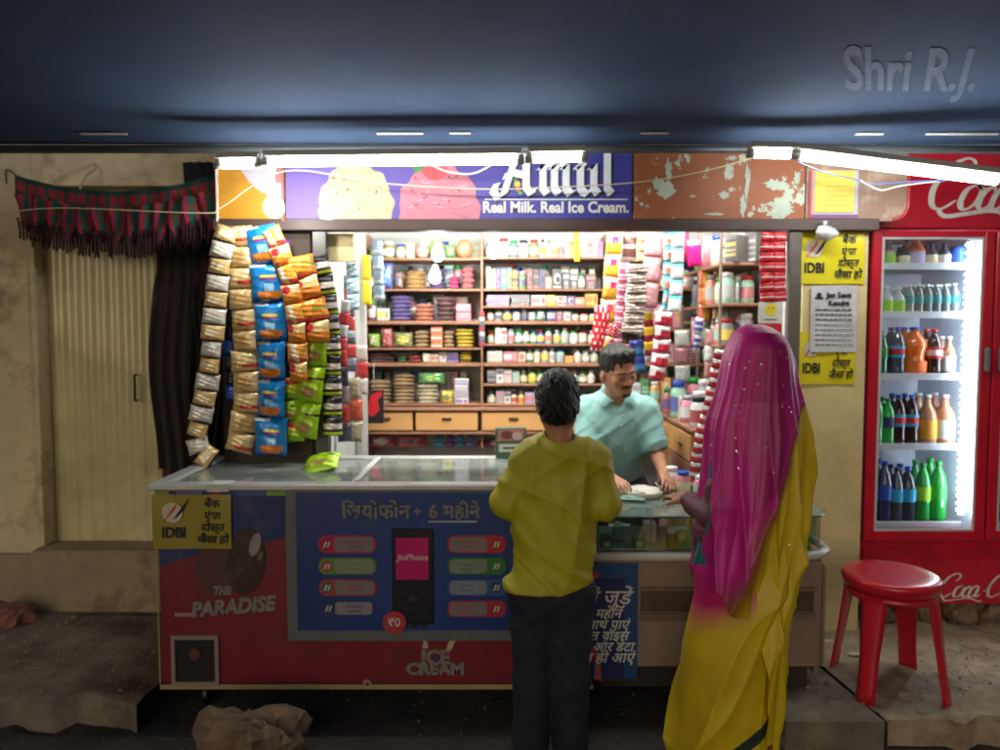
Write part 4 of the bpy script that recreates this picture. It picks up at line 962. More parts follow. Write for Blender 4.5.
LED = glow('led_strip', (.80, .91, 1.0), 44); LED2 = glow('led_dots', (.9, .97, 1.0), 22)
rails = [266, 314, 375, 444, 521]
for d_, (a, b) in enumerate(((c0, c1), (c1, c2))):
    fr = .052; m = MB(); y0, y1 = -.345, -.302
    fa, fb = a + .004 - ox, b - .004 - ox; zb0, zb1 = zk - oz + .004, zd - oz - .004
    m.box(fa, fa + fr, y0, y1, zb0, zb1, b=.006); m.box(fb - fr, fb, y0, y1, zb0, zb1, b=.006); m.box(fa + fr - .003, fb - fr + .003, y0 + .001, y1, zb0, zb0 + fr, b=.004); m.box(fa + fr - .003, fb - fr + .003, y0 + .001, y1, zb1 - .03, zb1, b=.004)
    dr = m.build('door', RED, co)
    m = MB(); m.box(fa + fr, fb - fr, -.330, -.326, zb0 + fr, zb1 - .03); m.build('door_glass', GC, dr)
    m = MB(); q = s(196, 202, 206); e = .012; m.box(fa + fr, fa + fr + e, -.339, -.331, zb0 + fr, zb1 - .03, q); m.box(fb - fr - e, fb - fr, -.339, -.331, zb0 + fr, zb1 - .03, q); m.box(fa + fr + e, fb - fr - e, -.339, -.331, zb0 + fr, zb0 + fr + e, q); m.box(fa + fr + e, fb - fr - e, -.339, -.331, zb1 - .03 - e, zb1 - .03, q); m.build('glass_gasket', METAL, dr)
    hxx = fb - .03 if d_ == 0 else fa + .03
    m = MB(); m.box(hxx - .014, hxx + .014, -.372, -.346, Z_(372, DY) - oz, Z_(347, DY) - oz, s(120, 110, 112), b=.008); m.build('handle', PLAST, dr)
    lx = fb - fr - .035; zz0, zz1 = Z_(515, DY) - oz, Z_(242, DY) - oz
    m = MB(); m.box(lx - .012, lx + .012, -.29, -.28, zz0, zz1, (1, 1, 1)); m.build('led_strip', LED, co)
    m = MB()
    for k in range(38):
        z = zz0 + .02 + (zz1 - zz0 - .04) * k / 37; m.box(lx - .026, lx - .013, -.289, -.283, z, z + .009, (1, 1, 1), b=.001)
    m.build('led_dots', LED2, co)
    for k, py in enumerate(rails):
        zz = Z_(py, 3.86) - oz; m = MB()
        for q in range(14): m.box(a + .045 - ox + q * (b - a - .1) / 13 - .002, a + .045 - ox + q * (b - a - .1) / 13 + .002, -.24, D - .36, zz - .012, zz - .006, s(205, 210, 215), b=.001)
        m.box(a + .043 - ox, b - .062 - ox, -.25, -.241, zz - .022, zz + .012, s(215, 225, 235)); m.box(a + .043 - ox, b - .062 - ox, D - .365, D - .36, zz - .012, zz - .004, s(205, 210, 215), b=.001)
        m.build('shelf', METAL, co)
# bottles
def bottle(name, w, h, liq, lab, cap, label, pos, shape='pet', accent=None, group='bottles in the drink cooler', cat='bottle'):
    t = thing(name, label, cat, pos, 0, group); r = w / 2; m = MB()
    if shape == 'pet': prof = [(.001, 0), (r * .8, 0), (r, h * .04), (r * .97, h * .12), (r * .93, h * .3), (r, h * .36), (r, h * .62), (r * .93, h * .68), (r * .72, h * .80), (r * .34, h * .90), (r * .30, h * .95)]
    elif shape == 'curvy': prof = [(.001, 0), (r * .85, 0), (r, h * .05), (r * .98, h * .2), (r * .8, h * .36), (r * .84, h * .45), (r, h * .6), (r * .97, h * .7), (r * .6, h * .84), (r * .34, h * .91), (r * .32, h * .95)]
    elif shape == 'can': prof = [(.001, 0), (r * .85, 0), (r, h * .05), (r, h * .9), (r * .88, h * .96), (.001, h * .96)]
    else: prof = [(.001, 0), (r * .9, 0), (r, h * .05), (r, h * .55), (r * .8, h * .68), (r * .4, h * .8), (r * .34, h * .95)]
    m.lathe(prof, 18, liq, smooth=True); m.build('bottle_body', GLOSS, t)
    if shape != 'can':
        m = MB(); m.lathe([(.001, h), (r * .38, h), (r * .40, h * .99), (r * .40, h * .935), (r * .001, h * .934)][::-1], 14, cap); m.build('cap', PLAST, t)
    m = MB(); z0_, z1_ = (h * .37, h * .61) if shape == 'pet' else (h * .12, h * .5) if shape == 'straight' else (h * .08, h * .3) if shape == 'curvy' else (h * .1, h * .85)
    rr = r * 1.015; m.lathe([(rr, z0_), (rr, z0_ + (z1_ - z0_) * .25), (rr, z0_ + (z1_ - z0_) * .75), (rr, z1_)], 18, [lab, accent or lab, lab]); m.f = [f for f in m.f if len(f) == 4]; m.c = m.c[:len(m.f)]; m.sm = m.sm[:len(m.f)]
    m.build('label', PAPER, t)
    return t
CLR = s(178, 190, 196); COLA = s(48, 22, 18)
rows = [
 [(885, 13, 26, s(170, 185, 180), 'lime', 'white', 'straight', 'clear'), (900, 10, 22, s(40, 50, 80), 'cream', 'navy', 'straight', 'dark'), (913, 16, 31, s(225, 150, 90), 'lilac', 'navy', 'straight', 'orange juice'), (927, 11, 24, s(60, 68, 78), 'cream', 'navy', 'straight', 'dark'), (940, 11, 24, s(60, 70, 80), 'white', 'navy', 'straight', 'dark'), (955, 15, 22, s(30, 85, 170), 'blue', 'blue', 'can', 'blue')],
 [(884, 13, 30, CLR, 'lime', 'white', 'straight', 'clear'), (896, 12, 29, CLR, 'lime', 'white', 'straight', 'clear'), (906, 9, 32, s(120, 130, 135), 'teal', 'white', 'pet', 'clear'), (915, 9, 32, s(90, 98, 104), 'teal', 'white', 'pet', 'clear'), (924, 9, 32, s(90, 98, 104), 'teal', 'white', 'pet', 'clear'), (933, 9, 32, s(90, 98, 104), 'teal', 'white', 'pet', 'clear'), (942, 9, 32, s(90, 98, 104), 'teal', 'white', 'pet', 'clear'), (951, 10, 33, s(90, 98, 104), 'teal', 'white', 'pet', 'clear')],
 [(880, 13, 50, s(20, 110, 75), 'green', 'green', 'pet', 'green'), (897, 13, 52, s(60, 75, 90), 'cyan', 'blue', 'pet', 'dark cola'), (916, 22, 52, s(235, 110, 30), 'orange', 'blue', 'curvy', 'large orange'), (934, 14, 50, COLA, 'red', 'red', 'pet', 'dark cola'), (948, 12, 42, s(160, 110, 80), 'white', 'white', 'straight', 'brown')],
 [(877, 15, 57, s(30, 165, 60), 'green', 'green', 'pet', 'green'), (889, 13, 50, s(40, 170, 70), 'navy', 'green', 'pet', 'green'), (900, 13, 54, COLA, 'cyan', 'blue', 'pet', 'dark cola'), (913, 13, 54, COLA, 'cyan', 'blue', 'pet', 'dark cola'), (930, 17, 54, s(170, 120, 85), 'amber', 'silver', 'straight', 'brown'), (948, 19, 54, s(165, 110, 80), 'silver', 'silver', 'straight', 'brown')],
 [(874, 15, 66, s(50, 60, 95), 'blue', 'blue', 'pet', 'dark'), (888, 14, 66, s(45, 55, 90), 'blue', 'blue', 'pet', 'dark'), (900, 12, 60, s(60, 66, 80), 'cyan', 'navy', 'pet', 'dark'), (912, 15, 60, s(50, 55, 70), 'cyan', 'blue', 'pet', 'dark'), (927, 14, 64, s(40, 150, 70), 'lime', 'green', 'pet', 'green'), (943, 15, 66, s(35, 150, 60), 'green', 'green', 'pet', 'green')]]
ROWN = ['top', 'second', 'third', 'fourth', 'bottom']
for ri, row in enumerate(rows):
    zz = Z_(rails[ri], 3.86) - .002; kk = 3.86 / 750
    for door in (0, 1):
        for bi, (px, w, h, liq, lab, cap, shp, nm) in enumerate(row):
            x = X_(px, 3.86) + (c1 - c0 + .012) * door
            x = max(x, (c0 if not door else c1) + .045 + w * kk / 2)
            what = 'can' if shp == 'can' else 'bottle'
            for dep in (0, 1):
                if dep and (door or shp == 'can'): continue
                bottle('drink_' + what, w * kk * 1.06, h * kk * .93, liq, PAL[lab], PAL[cap], (f"{nm} {what}, {lab} label, {ORD[bi]} from left" + (', second row,' if dep else '') + f" {ROWN[ri]} shelf" + (' behind right door' if door else '')), (x + .008 * dep, 3.86 - .03 + w * kk / 2 + dep * (w * kk + .015), zz), shp, PAL['red'] if nm == 'dark cola' and lab == 'cyan' else (s(235, 225, 220) if lab == 'red' else None), cat=what)

# ------------------------------------------------------------------ red stool
SX, SY = at(896, 700, 3.02).x + .0, 3.09
stl = thing('plastic_stool', 'round red plastic stool with four splayed legs', 'stool', (SX, SY, .0))
SR = mat('red_stool_plastic', s(196, 26, 46), .3, var=.05, bump=.02, coat=.25)
H = .485; m = MB(); SRx = .192
m.lathe([(.001, H - .004), (.03, H - .004), (.05, H - .006), (.12, H + .001), (SRx - .02, H + .002), (SRx - .006, H - .004), (SRx, H - .016), (SRx - .004, H - .03), (SRx - .012, H - .058), (SRx - .018, H - .058), (SRx - .012, H - .03), (.12, H - .014), (.001, H - .014)], 56)
m.build('seat', SR, stl)
m = MB()
m.lathe([(SRx - .015, H - .056), (SRx - .010, H - .075), (SRx - .014, H - .085), (SRx - .022, H - .075), (SRx - .022, H - .05)], 48); m.build('skirt', SR, stl)
for k in range(4):
    a = R(45 + 90 * k - 3); ca, sa = math.cos(a), math.sin(a); m = MB()
    def P(r, tt, z): return (ca * r - sa * tt, sa * r + ca * tt, z)
    N = 10
    prof = []
    for i in range(N + 1):
        v = i / N; z = (H - .045) * (1 - v); r = .165 + .062 * v ** 1.15; w = .056 - .018 * min(1, v * 1.6); th = .03 - .006 * v
        prof.append([P(r, -w, z), P(r + .012, -w * .55, z), P(r + .014, 0, z), P(r + .012, w * .55, z), P(r, w, z), P(r - .004, w - .004, z), P(r - th * .15, w * .5, z), P(r - th * .15, -w * .5, z), P(r - .004, -w + .004, z)])
    vs = [p for q in prof for p in q]; q = 9
    fs = [(i * q + j, i * q + (j + 1) % q, (i + 1) * q + (j + 1) % q, (i + 1) * q + j) for i in range(N) for j in range(q)] + [tuple(range(q)), tuple(range(N * q, (N + 1) * q))]
    m.add(vs, fs, (.5,) * 3, True)
    m.build('leg', SR, stl)
# ------------------------------------------------------------------ shelving on the back wall
SY0, SY1 = 4.66, 4.96
def sx(px, Y=SY0): return X_(px, Y)
def sz(py, Y=SY0): return Z_(py, Y)
sh = thing('wall_shelving', 'brown edged back wall shelving with three orange drawers', 'shelving', (0, SY0, 0))
PLY = mat('shelf_edge_wood', s(168, 122, 96), .5, var=.2, vscale=8, bump=.08, stretch=(.3, 1, 1))
XL, XM, XR, XE = sx(366), sx(481), sx(606), BX1 - .01
m = MB(); m.box(XL, XE, SY1 - SY0 + .002, SY1 - SY0 + .02, 0, sz(232)); m.build('back_panel', mat('shelf_back', s(190, 196, 193), .6, var=.1), sh)
def plank(x0, x1, py, th): 
    m = MB(); z = sz(py); m.box(x0 + .002, x1 - .002, 0, SY1 - SY0, z - th, z); m.build('shelf', PLY, sh)
BAYS = dict(left=([258, 289, 321, 348, 363, 404], XL, XM), right=([257, 289, 306, 321, 344, 363, 384, 404], XM + .012, XR), far=([257, 289, 328, 363, 404], XR + .012, XE))
for b, (ys, x0, x1) in BAYS.items():
    for y in ys: plank(x0, x1, y, .022 if y in (321, 363, 328) else .012)
m = MB(); m.box(XL - .02, XL, 0, SY1 - SY0, 0, sz(232)); m.build('upright', PLY, sh)
m = MB(); m.box(XM, XM + .012, -.001, SY1 - SY0, sz(448), sz(232), b=.001); m.build('upright', PLY, sh)
m = MB(); m.box(XR, XR + .012, -.001, SY1 - SY0, sz(448), sz(232)); m.build('upright', PLY, sh)
m = MB(); m.box(XL, XE, -.06, SY1 - SY0, sz(407) - .018, sz(407)); m.box(XL, XE, -.04, .25, sz(431) - .016, sz(431)); m.box(XL, XE, .0, .28, .0, .05); m.build('counter_board', PLY, sh)
DRW = mat('orange_drawer_laminate', s(226, 172, 108), .4, var=.12, vscale=5, stretch=(.3, 1, 1))
for a, b in ((360, 413), (416, 478), (482, 545), (548, 604), (608, 668)):
    m = MB(); m.box(sx(a), sx(b), -.045, .2, sz(430) + .002, sz(408.5) - .018, b=.004); d = m.build('drawer', DRW, sh)
    m = MB(); xc = (sx(a) + sx(b)) / 2; zc = sz(418); m.box(xc - .028, xc + .028, -.054, -.045, zc - .009, zc + .009, s(70, 48, 36)); m.box(xc - .02, xc + .02, -.062, -.054, zc + .001, zc + .006, s(120, 100, 80)); m.build('handle', METAL, d)
    m = MB(); m.disc(xc, sz(411.5), .006, .006, -.048, .003, s(120, 110, 90), 12); m.build('keyhole', METAL, d)

# ------------------------------------------------------------------ goods
def shade(c, k): return tuple(min(1, max(0, x * k)) for x in c)
GC_ = {}
def goods(kind, cn, w, h, rnd, cn2=None, dep=.09):
    """returns [(name, mesh-builder, material, sub-parts)] for one item standing at the origin, front to -y"""
    c = PAL[cn]; c2 = PAL[cn2] if cn2 else PAL[rnd.choice(['white', 'cream', 'yellow', 'rose', 'navy', 'cream', 'silver', 'mint', 'white'])]
    c = mixc(c, s(205, 205, 200), .2); c2 = mixc(c2, s(215, 215, 210), .2)
    m = MB(); sub = []
    if kind == 'carton':
        m.box(-w / 2, w / 2, 0, dep, 0, h, c)
        y = -.0012
        k = rnd.random()
        if k < .3:
            n_ = 5
            for q in range(n_): m.box(-w * .46, w * .46, y, .001, h * (.05 + .9 * q / n_), h * (.05 + .9 * (q + rnd.uniform(.3, .8)) / n_), [c2, shade(c, .6), mixc(c, c2, .5)][rnd.randrange(3)], b=.0002)
        elif k < .5:
            m.disc(0, h * .55, w * .36, h * .3, y, .002, c2, 14); m.disc(w * .08, h * .5, w * .2, h * .17, y - .001, .001, shade(c, .5), 12); m.box(-w * .42, w * .42, y, .001, h * .06, h * .16, c2, b=.0002)
        elif h > w * 1.3:
            m.box(-w * .42, w * .42, y, .001, h * .62, h * .86, c2, b=.0003); m.disc(0, h * .36, w * .28, h * .14, y, .002, mixc(c2, c, .25), 12)
            for q in range(3): m.box(-w * .3, w * .3, y, .001, h * (.06 + .05 * q), h * (.08 + .05 * q), mixc(c, (.9, .9, .9), .5), b=.0002)
        else:
            m.box(-w * .46, w * .1, y, .001, h * .3, h * .75, c2, b=.0003); m.disc(w * .3, h * .5, w * .12, h * .3, y, .002, mixc(c2, PAL['red'], .5), 12)
            m.box(-w * .44, w * .44, y, .001, h * .06, h * .14, shade(c, .5), b=.0002)
        mt = PAPER
    elif kind in ('jar', 'bottle', 'tin'):
        r = w / 2
        if kind == 'jar': prof = [(.001, 0), (r * .9, 0), (r, h * .05), (r, h * .72), (r * .75, h * .82), (r * .72, h * .84)]; cap = (r * .78, h * .84, h)
        elif kind == 'tin': prof = [(.001, 0), (r, .0), (r, h * .9), (r * .9, h * .92)]; cap = (r * .98, h * .9, h)
        else: prof = [(.001, 0), (r * .9, 0), (r, h * .04), (r, h * .62), (r * .45, h * .8), (r * .4, h * .84)]; cap = (r * .48, h * .84, h)
        m.lathe(prof, 16, c, c=(0, r, 0))
        m.lathe([(r * 1.02, h * .18), (r * 1.02, h * .58)], 16, c2, c=(0, r, 0)); m.f = [f for f in m.f if len(f) == 4]; m.c = m.c[:len(m.f)]; m.sm = m.sm[:len(m.f)]
        l = MB(); l.lathe([(.001, cap[1]), (cap[0], cap[1]), (cap[0], cap[2] - .002), (cap[0] * .9, cap[2]), (.001, cap[2])], 14, PAL[rnd.choice(['white', 'red', 'green', 'blue', 'silver', 'black', 'white'])], c=(0, r, 0))
        sub = [('lid' if kind != 'bottle' else 'cap', l, PLAST)]; mt = GLOSS
    elif kind == 'packet':       # flat sealed packet lying on its back
        m.pillow(w, dep * .9, h * 1.25, lambda u, v: c if (.2 < v < .8) and not (.35 < u < .65) else (c2 if .2 < v < .8 else shade(c, .75)), 8, 8, .2, rnd.randint(0, 99))
        m.xf(Matrix.Translation((0, dep * .02, h * .5)) @ Matrix.Rotation(R(90), 4, 'X') @ Matrix.Scale(1, 4)); mt = FOIL
    elif kind == 'bag':
        m.pillow(w, h, min(w, .07), lambda u, v: c2 if ((u - .5) ** 2 * 5 + (v - .5) ** 2 * 7 < .35) else (shade(c, .8) if int(v * 9) % 4 == 0 else c), 10, 12, .25, rnd.randint(0, 99))
        m.xf(Matrix.Translation((0, .035, h))); mt = FOIL
    elif kind == 'bowl':
        r = w / 2; m.lathe([(.001, .003), (r * .55, 0), (r * .8, h * .4), (r, h), (r * .94, h), (r * .72, h * .42), (.001, h * .12)], 24, c, c=(0, r, 0)); mt = PLAST
    elif kind == 'ball':
        r = w / 2; m.lathe([(max(.001, r * math.sin(math.pi * k / 12)), h / 2 - h / 2 * math.cos(math.pi * k / 12)) for k in range(13)], 20, [mixc(c, c2, .5 if k % 3 == 0 else 0) for k in range(12)], c=(0, r, 0)); mt = GLOSS
    return m, mt, sub
def place(kind, cn, w, h, loc, rz, label, group, rnd, cn2=None, dep=.09):
    m, mt, sub = goods(kind, cn, w, h, rnd, cn2, dep)
    NM = dict(carton='carton', jar='jar', bottle='bottle', tin='tin', packet='packet', bag='snack_bag', bowl='bowl', ball='toy_ball')[kind]
    o = m.build(NM, mt, None, loc, (0, 0, rz)); tag(o, label, NM.replace('_', ' '), group)
    for n_, b_, mt_ in sub: b_.build(n_, mt_, o)
    return o
USED = set()
def uniq(l):
    if l in USED:
        for o_ in ORD[1:]:
            q = l + f', {o_} of its kind'
            if q not in USED: l = q; break
    USED.add(l); return l
KN = dict(carton='carton', jar='jar', bottle='bottle', tin='tin', packet='packet', bag='bag', bowl='bowl', ball='ball')
def row(rowname, px0, py, items, group, seed, Y=SY0 + .025, scale=None):
    rnd = random.Random(seed); k = Y / 750; x = X_(px0, Y); z = Z_(py, SY0) + .001; i = 0
    if 'space' not in rowname:
        bay = 'far' if 'far' in rowname else 'left' if 'left' in rowname else 'right'
        up = max([y_ for y_ in BAYS[bay][0] if y_ < py - 4] + [234]); mh = (py - up - 3.5) * k; xb = x; j = 0; end = x + sum(it[2] for it in items) * k - .03; cl = ['white', 'silver', 'cream', 'grey', 'lilac', 'mint', 'tan', 'teal', 'rose', 'white', 'charcoal', 'pink']
        while xb < end:
            w = rnd.uniform(.04, .08); kd = rnd.choice(['carton', 'carton', 'jar', 'bottle']); cn = rnd.choice(cl)
            place(kd, cn, w * .95, min(mh * rnd.uniform(.72, .97), .2), (xb + w / 2, Y + .13 + rnd.uniform(0, .01), z), rnd.uniform(-.05, .05), uniq(f"{cn} {KN[kd]} in the back line, {ORD[j % 20]} from left, {rowname}"), group, rnd)
            xb += w; j += 1
    for it in items:
        kind, cn, wp, hp = it[:4]; n = it[4] if len(it) > 4 else 1; cn2 = it[5] if len(it) > 5 else None
        w, h = wp * k * .95, hp * k
        if n == 1:
            place(kind, cn, w, h * rnd.uniform(.95, 1.02), (x + w / 2 + .001, Y + rnd.uniform(0, .02), z), rnd.uniform(-.06, .06) if kind != 'carton' else rnd.uniform(-.03, .03),
                  uniq(f"{cn} {KN[kind]}, {ORD[i % 20]} from left on {rowname}"), group, rnd, cn2)
        else:
            for q in range(n):
                hh = h / n
                place(kind, cn, w * rnd.uniform(.93, 1), hh * (.97 if kind == 'carton' else .9), (x + w / 2 + rnd.uniform(-.003, .003), Y + rnd.uniform(0, .012), z + q * hh), rnd.uniform(-.08, .08),
                      uniq(f"{cn} {KN[kind]}, {ORD[q]} up in pile {ORD[i % 20]} from left, {rowname}"), group, rnd, cn2)
        x += wp * k; i += 1
G = 'goods on the back wall shelves'
C_, J, B, T_, P_, BG = 'carton', 'jar', 'bottle', 'tin', 'packet', 'bag'
row('top shelf left bay', 368, 258, [('bowl', 'green', 15, 11), (J, 'olive', 12, 17), (J, 'tan', 12, 15), (C_, 'cream', 8, 14), ('ball', 'salmon', 14, 14), ('ball', 'lime', 16, 20, 1, 'green'), (BG, 'green', 11, 15), ('ball', 'orange', 18, 20, 1, 'brown')], G, 1)
row('second shelf left bay', 368, 289, [(BG, 'navy', 9, 16), (BG, 'blue', 17, 27, 1, 'cyan'), (BG, 'brown', 10, 18), (P_, 'gold', 25, 18, 4, 'cyan'), (P_, 'purple', 19, 20, 5, 'silver'), (P_, 'magenta', 13, 13, 3), (P_, 'rose', 15, 22, 4, 'cream')], G, 2)
row('third shelf left bay', 367, 321, [(J, 'maroon', 10, 20), (C_, 'white', 13, 13, 1, 'yellow'), (P_, 'violet', 24, 25, 6, 'purple'), (P_, 'salmon', 22, 17, 4, 'cream'), (P_, 'maroon', 20, 24, 5, 'pink'), (C_, 'pink', 16, 17, 2, 'cream')], G, 3)
row('fourth shelf left bay', 367, 348, [(BG, 'lime', 13, 15), (BG, 'rose', 13, 21, 1, 'red'), (BG, 'olive', 21, 16, 1, 'yellow'), (P_, 'tan', 17, 17, 4, 'white'), (C_, 'orange', 12, 22, 1, 'white'), (P_, 'tan', 12, 17, 4), (P_, 'yellow', 21, 19, 5, 'purple')], G, 4)
row('fifth shelf left bay', 367, 363, [(P_, 'maroon', 30, 9, 3, 'blue'), (P_, 'green', 10, 6, 2), (P_, 'red', 16, 7, 2), (C_, 'cream', 8, 9), (C_, 'cream', 8, 9, 1, 'rose'), (C_, 'white', 8, 11), (C_, 'purple', 12, 11, 1, 'lilac'), (P_, 'yellow', 14, 11, 4, 'purple')], G, 5)
row('drawer top left bay', 367, 405, [(P_, 'tan', 25, 24, 6, 'cream'), (P_, 'tan', 24, 30, 8, 'brown'), (P_, 'cream', 24, 20, 5, 'orange'), (BG, 'yellow', 14, 14, 1, 'olive'), (C_, 'white', 15, 26, 4, 'violet')], G, 6)
o = place('bag', 'green', .17, .07, (X_(430, 4.62), 4.68, sz(384) + .0), 0, 'bright green plastic bag lying on the cream packet pile', G, random.Random(5), 'lime')
row('space under left drawers', 366, 449, [(BG, 'crimson', 30, 14), (BG, 'red', 32, 13, 1, 'maroon')], G, 7)
row('space under middle drawer', 432, 449, [(P_, 'cyan', 12, 12, 2, 'blue'), (P_, 'purple', 11, 12, 2, 'magenta'), (P_, 'cyan', 10, 12, 2, 'blue'), (P_, 'violet', 11, 12, 2, 'magenta'), (P_, 'magenta', 15, 7, 2)], G, 8)
row('top shelf right bay', 486, 257, [(J, 'silver', 12, 19), (J, 'silver', 11, 19, 1, 'white'), (J, 'teal', 9, 17), (J, 'silver', 11, 18), (J, 'olive', 10, 18), (B, 'white', 7, 18), (B, 'cream', 6, 17), (B, 'white', 6, 16), (B, 'silver', 6, 18), (B, 'white', 6, 18), (C_, 'yellow', 6, 18), (C_, 'gold', 5, 15), (C_, 'cream', 6, 17), (C_, 'silver', 5, 17), (C_, 'cream', 5, 16), (C_, 'violet', 6, 16)], G, 9)
row('second shelf right bay', 486, 289, [(C_, 'cream', 5, 22), (C_, 'tan', 5, 20), (C_, 'blue', 5, 21), (C_, 'cyan', 6, 21), (C_, 'teal', 5, 21), (C_, 'brown', 6, 20), (J, 'green', 9, 18), (C_, 'maroon', 6, 21), (C_, 'charcoal', 6, 20), (C_, 'navy', 6, 20), (C_, 'salmon', 7, 12), (C_, 'black', 10, 19, 1, 'silver'), (C_, 'charcoal', 8, 17), (C_, 'black', 8, 16), (J, 'grey', 7, 16), (C_, 'black', 11, 15, 1, 'rose')], G, 10)
row('third shelf right bay', 486, 306, [(C_, 'lilac', 25, 11, 3, 'violet'), (C_, 'silver', 20, 11, 3, 'charcoal'), (C_, 'white', 16, 11, 1, 'rose'), (C_, 'yellow', 9, 11), (C_, 'white', 11, 10, 2, 'red'), (C_, 'purple', 8, 10), (C_, 'salmon', 10, 9), (C_, 'yellow', 13, 13, 1, 'orange')], G, 11)
row('fourth shelf right bay', 487, 321, [(B, 'tan', 7, 12), (J, 'silver', 9, 11), (J, 'grey', 9, 12), (J, 'silver', 9, 11), (J, 'navy', 7, 11), (T_, 'silver', 8, 9), (BG, 'mint', 11, 12), (C_, 'blue', 9, 11), (C_, 'crimson', 7, 11), (C_, 'silver', 8, 9), (J, 'cream', 9, 7), (J, 'white', 9, 8), (J, 'cream', 8, 7)], G, 12)
row('fifth shelf right bay', 487, 344, [(B, 'tan', 8, 12), (C_, 'white', 6, 17), (C_, 'white', 6, 16, 1, 'red'), (J, 'silver', 8, 15), (J, 'teal', 8, 14), (B, 'olive', 7, 16), (B, 'green', 7, 14), (B, 'blue', 8, 14), (B, 'mint', 8, 15), (B, 'silver', 8, 14), (B, 'mint', 9, 16), (J, 'white', 9, 13), (T_, 'cream', 9, 12), (B, 'silver', 8, 13), (J, 'mint', 8, 11)], G, 13)
row('sixth shelf right bay', 487, 363, [(C_, 'white', 16, 12, 1, 'yellow'), (C_, 'pink', 15, 11, 1, 'white'), (C_, 'cream', 8, 11, 1, 'rose'), (B, 'green', 8, 16), (B, 'white', 7, 16), (B, 'silver', 8, 16), (B, 'white', 7, 15), (J, 'mint', 9, 13), (C_, 'orange', 9, 7), (B, 'white', 8, 13), (J, 'silver', 9, 12), (B, 'mint', 8, 13)], G, 14)
row('seventh shelf right bay', 487, 384, [(C_, 'charcoal', 9, 14), (C_, 'white', 8, 15, 1, 'navy'), (C_, 'white', 8, 14, 1, 'red'), (C_, 'silver', 8, 13), (B, 'olive', 8, 13), (B, 'lime', 9, 14), (B, 'green', 8, 13), (C_, 'tan', 9, 10), (J, 'grey', 8, 11), (C_, 'gold', 9, 10), (B, 'silver', 8, 12), (J, 'olive', 9, 12), (B, 'white', 8, 13)], G, 15)
row('drawer top right bay', 487, 405, [(B, 'grey', 9, 13), (C_, 'silver', 8, 14), (C_, 'white', 7, 13), (B, 'cream', 7, 12, 1, 'red'), (B, 'yellow', 7, 12, 1, 'orange'), (C_, 'lilac', 10, 12, 1, 'rose'), (C_, 'white', 9, 13), (T_, 'olive', 10, 11), (J, 'tan', 10, 10), (B, 'silver', 8, 12), (C_, 'grey', 9, 12), (J, 'cream', 10, 12)], G, 16)
rnd = random.Random(77)
allc = ['pink', 'rose', 'silver', 'grey', 'teal', 'lilac', 'cream', 'salmon', 'tan', 'maroon', 'white', 'green', 'amber', 'magenta', 'charcoal', 'mint']
for ri, (py, h) in enumerate(((257, 18), (289, 22), (328, 26), (363, 22), (404, 26))):
    its = []; tot = 0
    while tot < 96:
        w = rnd.randint(7, 13); its.append((rnd.choice([C_, C_, C_, J, B, BG]), rnd.choice(allc), w, h * rnd.uniform(.7, 1))); tot += w
    row(f"{['top', 'second', 'third', 'fourth', 'fifth'][ri]} shelf far right bay", 610, py, its, G, 100 + ri)
row('space under right drawers', 486, 449, [(BG, 'maroon', 18, 10), (BG, 'charcoal', 16, 11), (P_, 'grey', 20, 8, 2), (BG, 'brown', 18, 10), (BG, 'navy', 20, 12)], G, 18)
m = MB(); m.box(-.075, .075, 0, .035, 0, .15, s(70, 105, 82)); m.box(-.066, .066, -.0015, .001, .085, .14, s(190, 120, 110), b=.0004); m.disc(-.02, .115, .03, .02, -.003, .001, s(120, 60, 60)); m.disc(.03, .11, .025, .02, -.0035, .001, s(215, 190, 180)); m.box(-.06, .06, -.0015, .001, .03, .07, s(215, 220, 212), b=.0004); m.box(-.04, .045, -.003, -.0016, .045, .055, s(60, 90, 70), b=.0003)
m.box(-.03, .03, .036, .09, 0, .12, s(70, 105, 82))
tag(m.build('snack_carton', PAPER, None, (X_(511, 3.7), 3.66, .873), (0, 0, .08)), 'green and pink printed carton standing at the freezer back edge', 'carton')

# ---- right wall rack
RX = 1.12
rk = thing('side_rack', 'open side rack on the shop right wall with grey posts', 'shelving', (RX, 3.8, 0))
rys = [Z_(262, 3.8), Z_(303, 3.8), Z_(345, 3.8), 1.0]
for z in rys: m = MB(); m.box(.0, BX1 - RX - .005, .02, .82, z - .015, z); m.build('shelf', PLY, rk)
for y in (0, .42, .82): m = MB(); m.box(-.012, .0, y, y + .02, .1, 2.2, s(140, 120, 105)); m.box(BX1 - RX - .012, BX1 - RX - .004, y + .001, y + .02, .1, 2.2, s(140, 120, 105)); m.build('post', METAL, rk)
rnd = random.Random(9)
for ri, z in enumerate(rys):
    for j in range(8):
        for q in range(2):
            y = 3.84 + j * .095; cn = rnd.choice(allc + ['teal', 'charcoal']); kd = rnd.choice([J, J, C_, B, BG])
            if ri == 0 and j < 2: kd, cn = C_, 'charcoal'
            if ri == 1 and j < 2: kd, cn = J, 'mint'
            place(kd, cn, .075, rnd.uniform(.12, .17), (RX + .05 + q * .1, y, z + .001), R(-60) if kd != J else 0, uniq(f"{cn} {KN[kd]}, {ORD[j]} back in the {['aisle', 'wall'][q]} line on the {['top', 'second', 'third', 'lowest'][ri]} side rack shelf"), 'goods on the side rack', rnd)
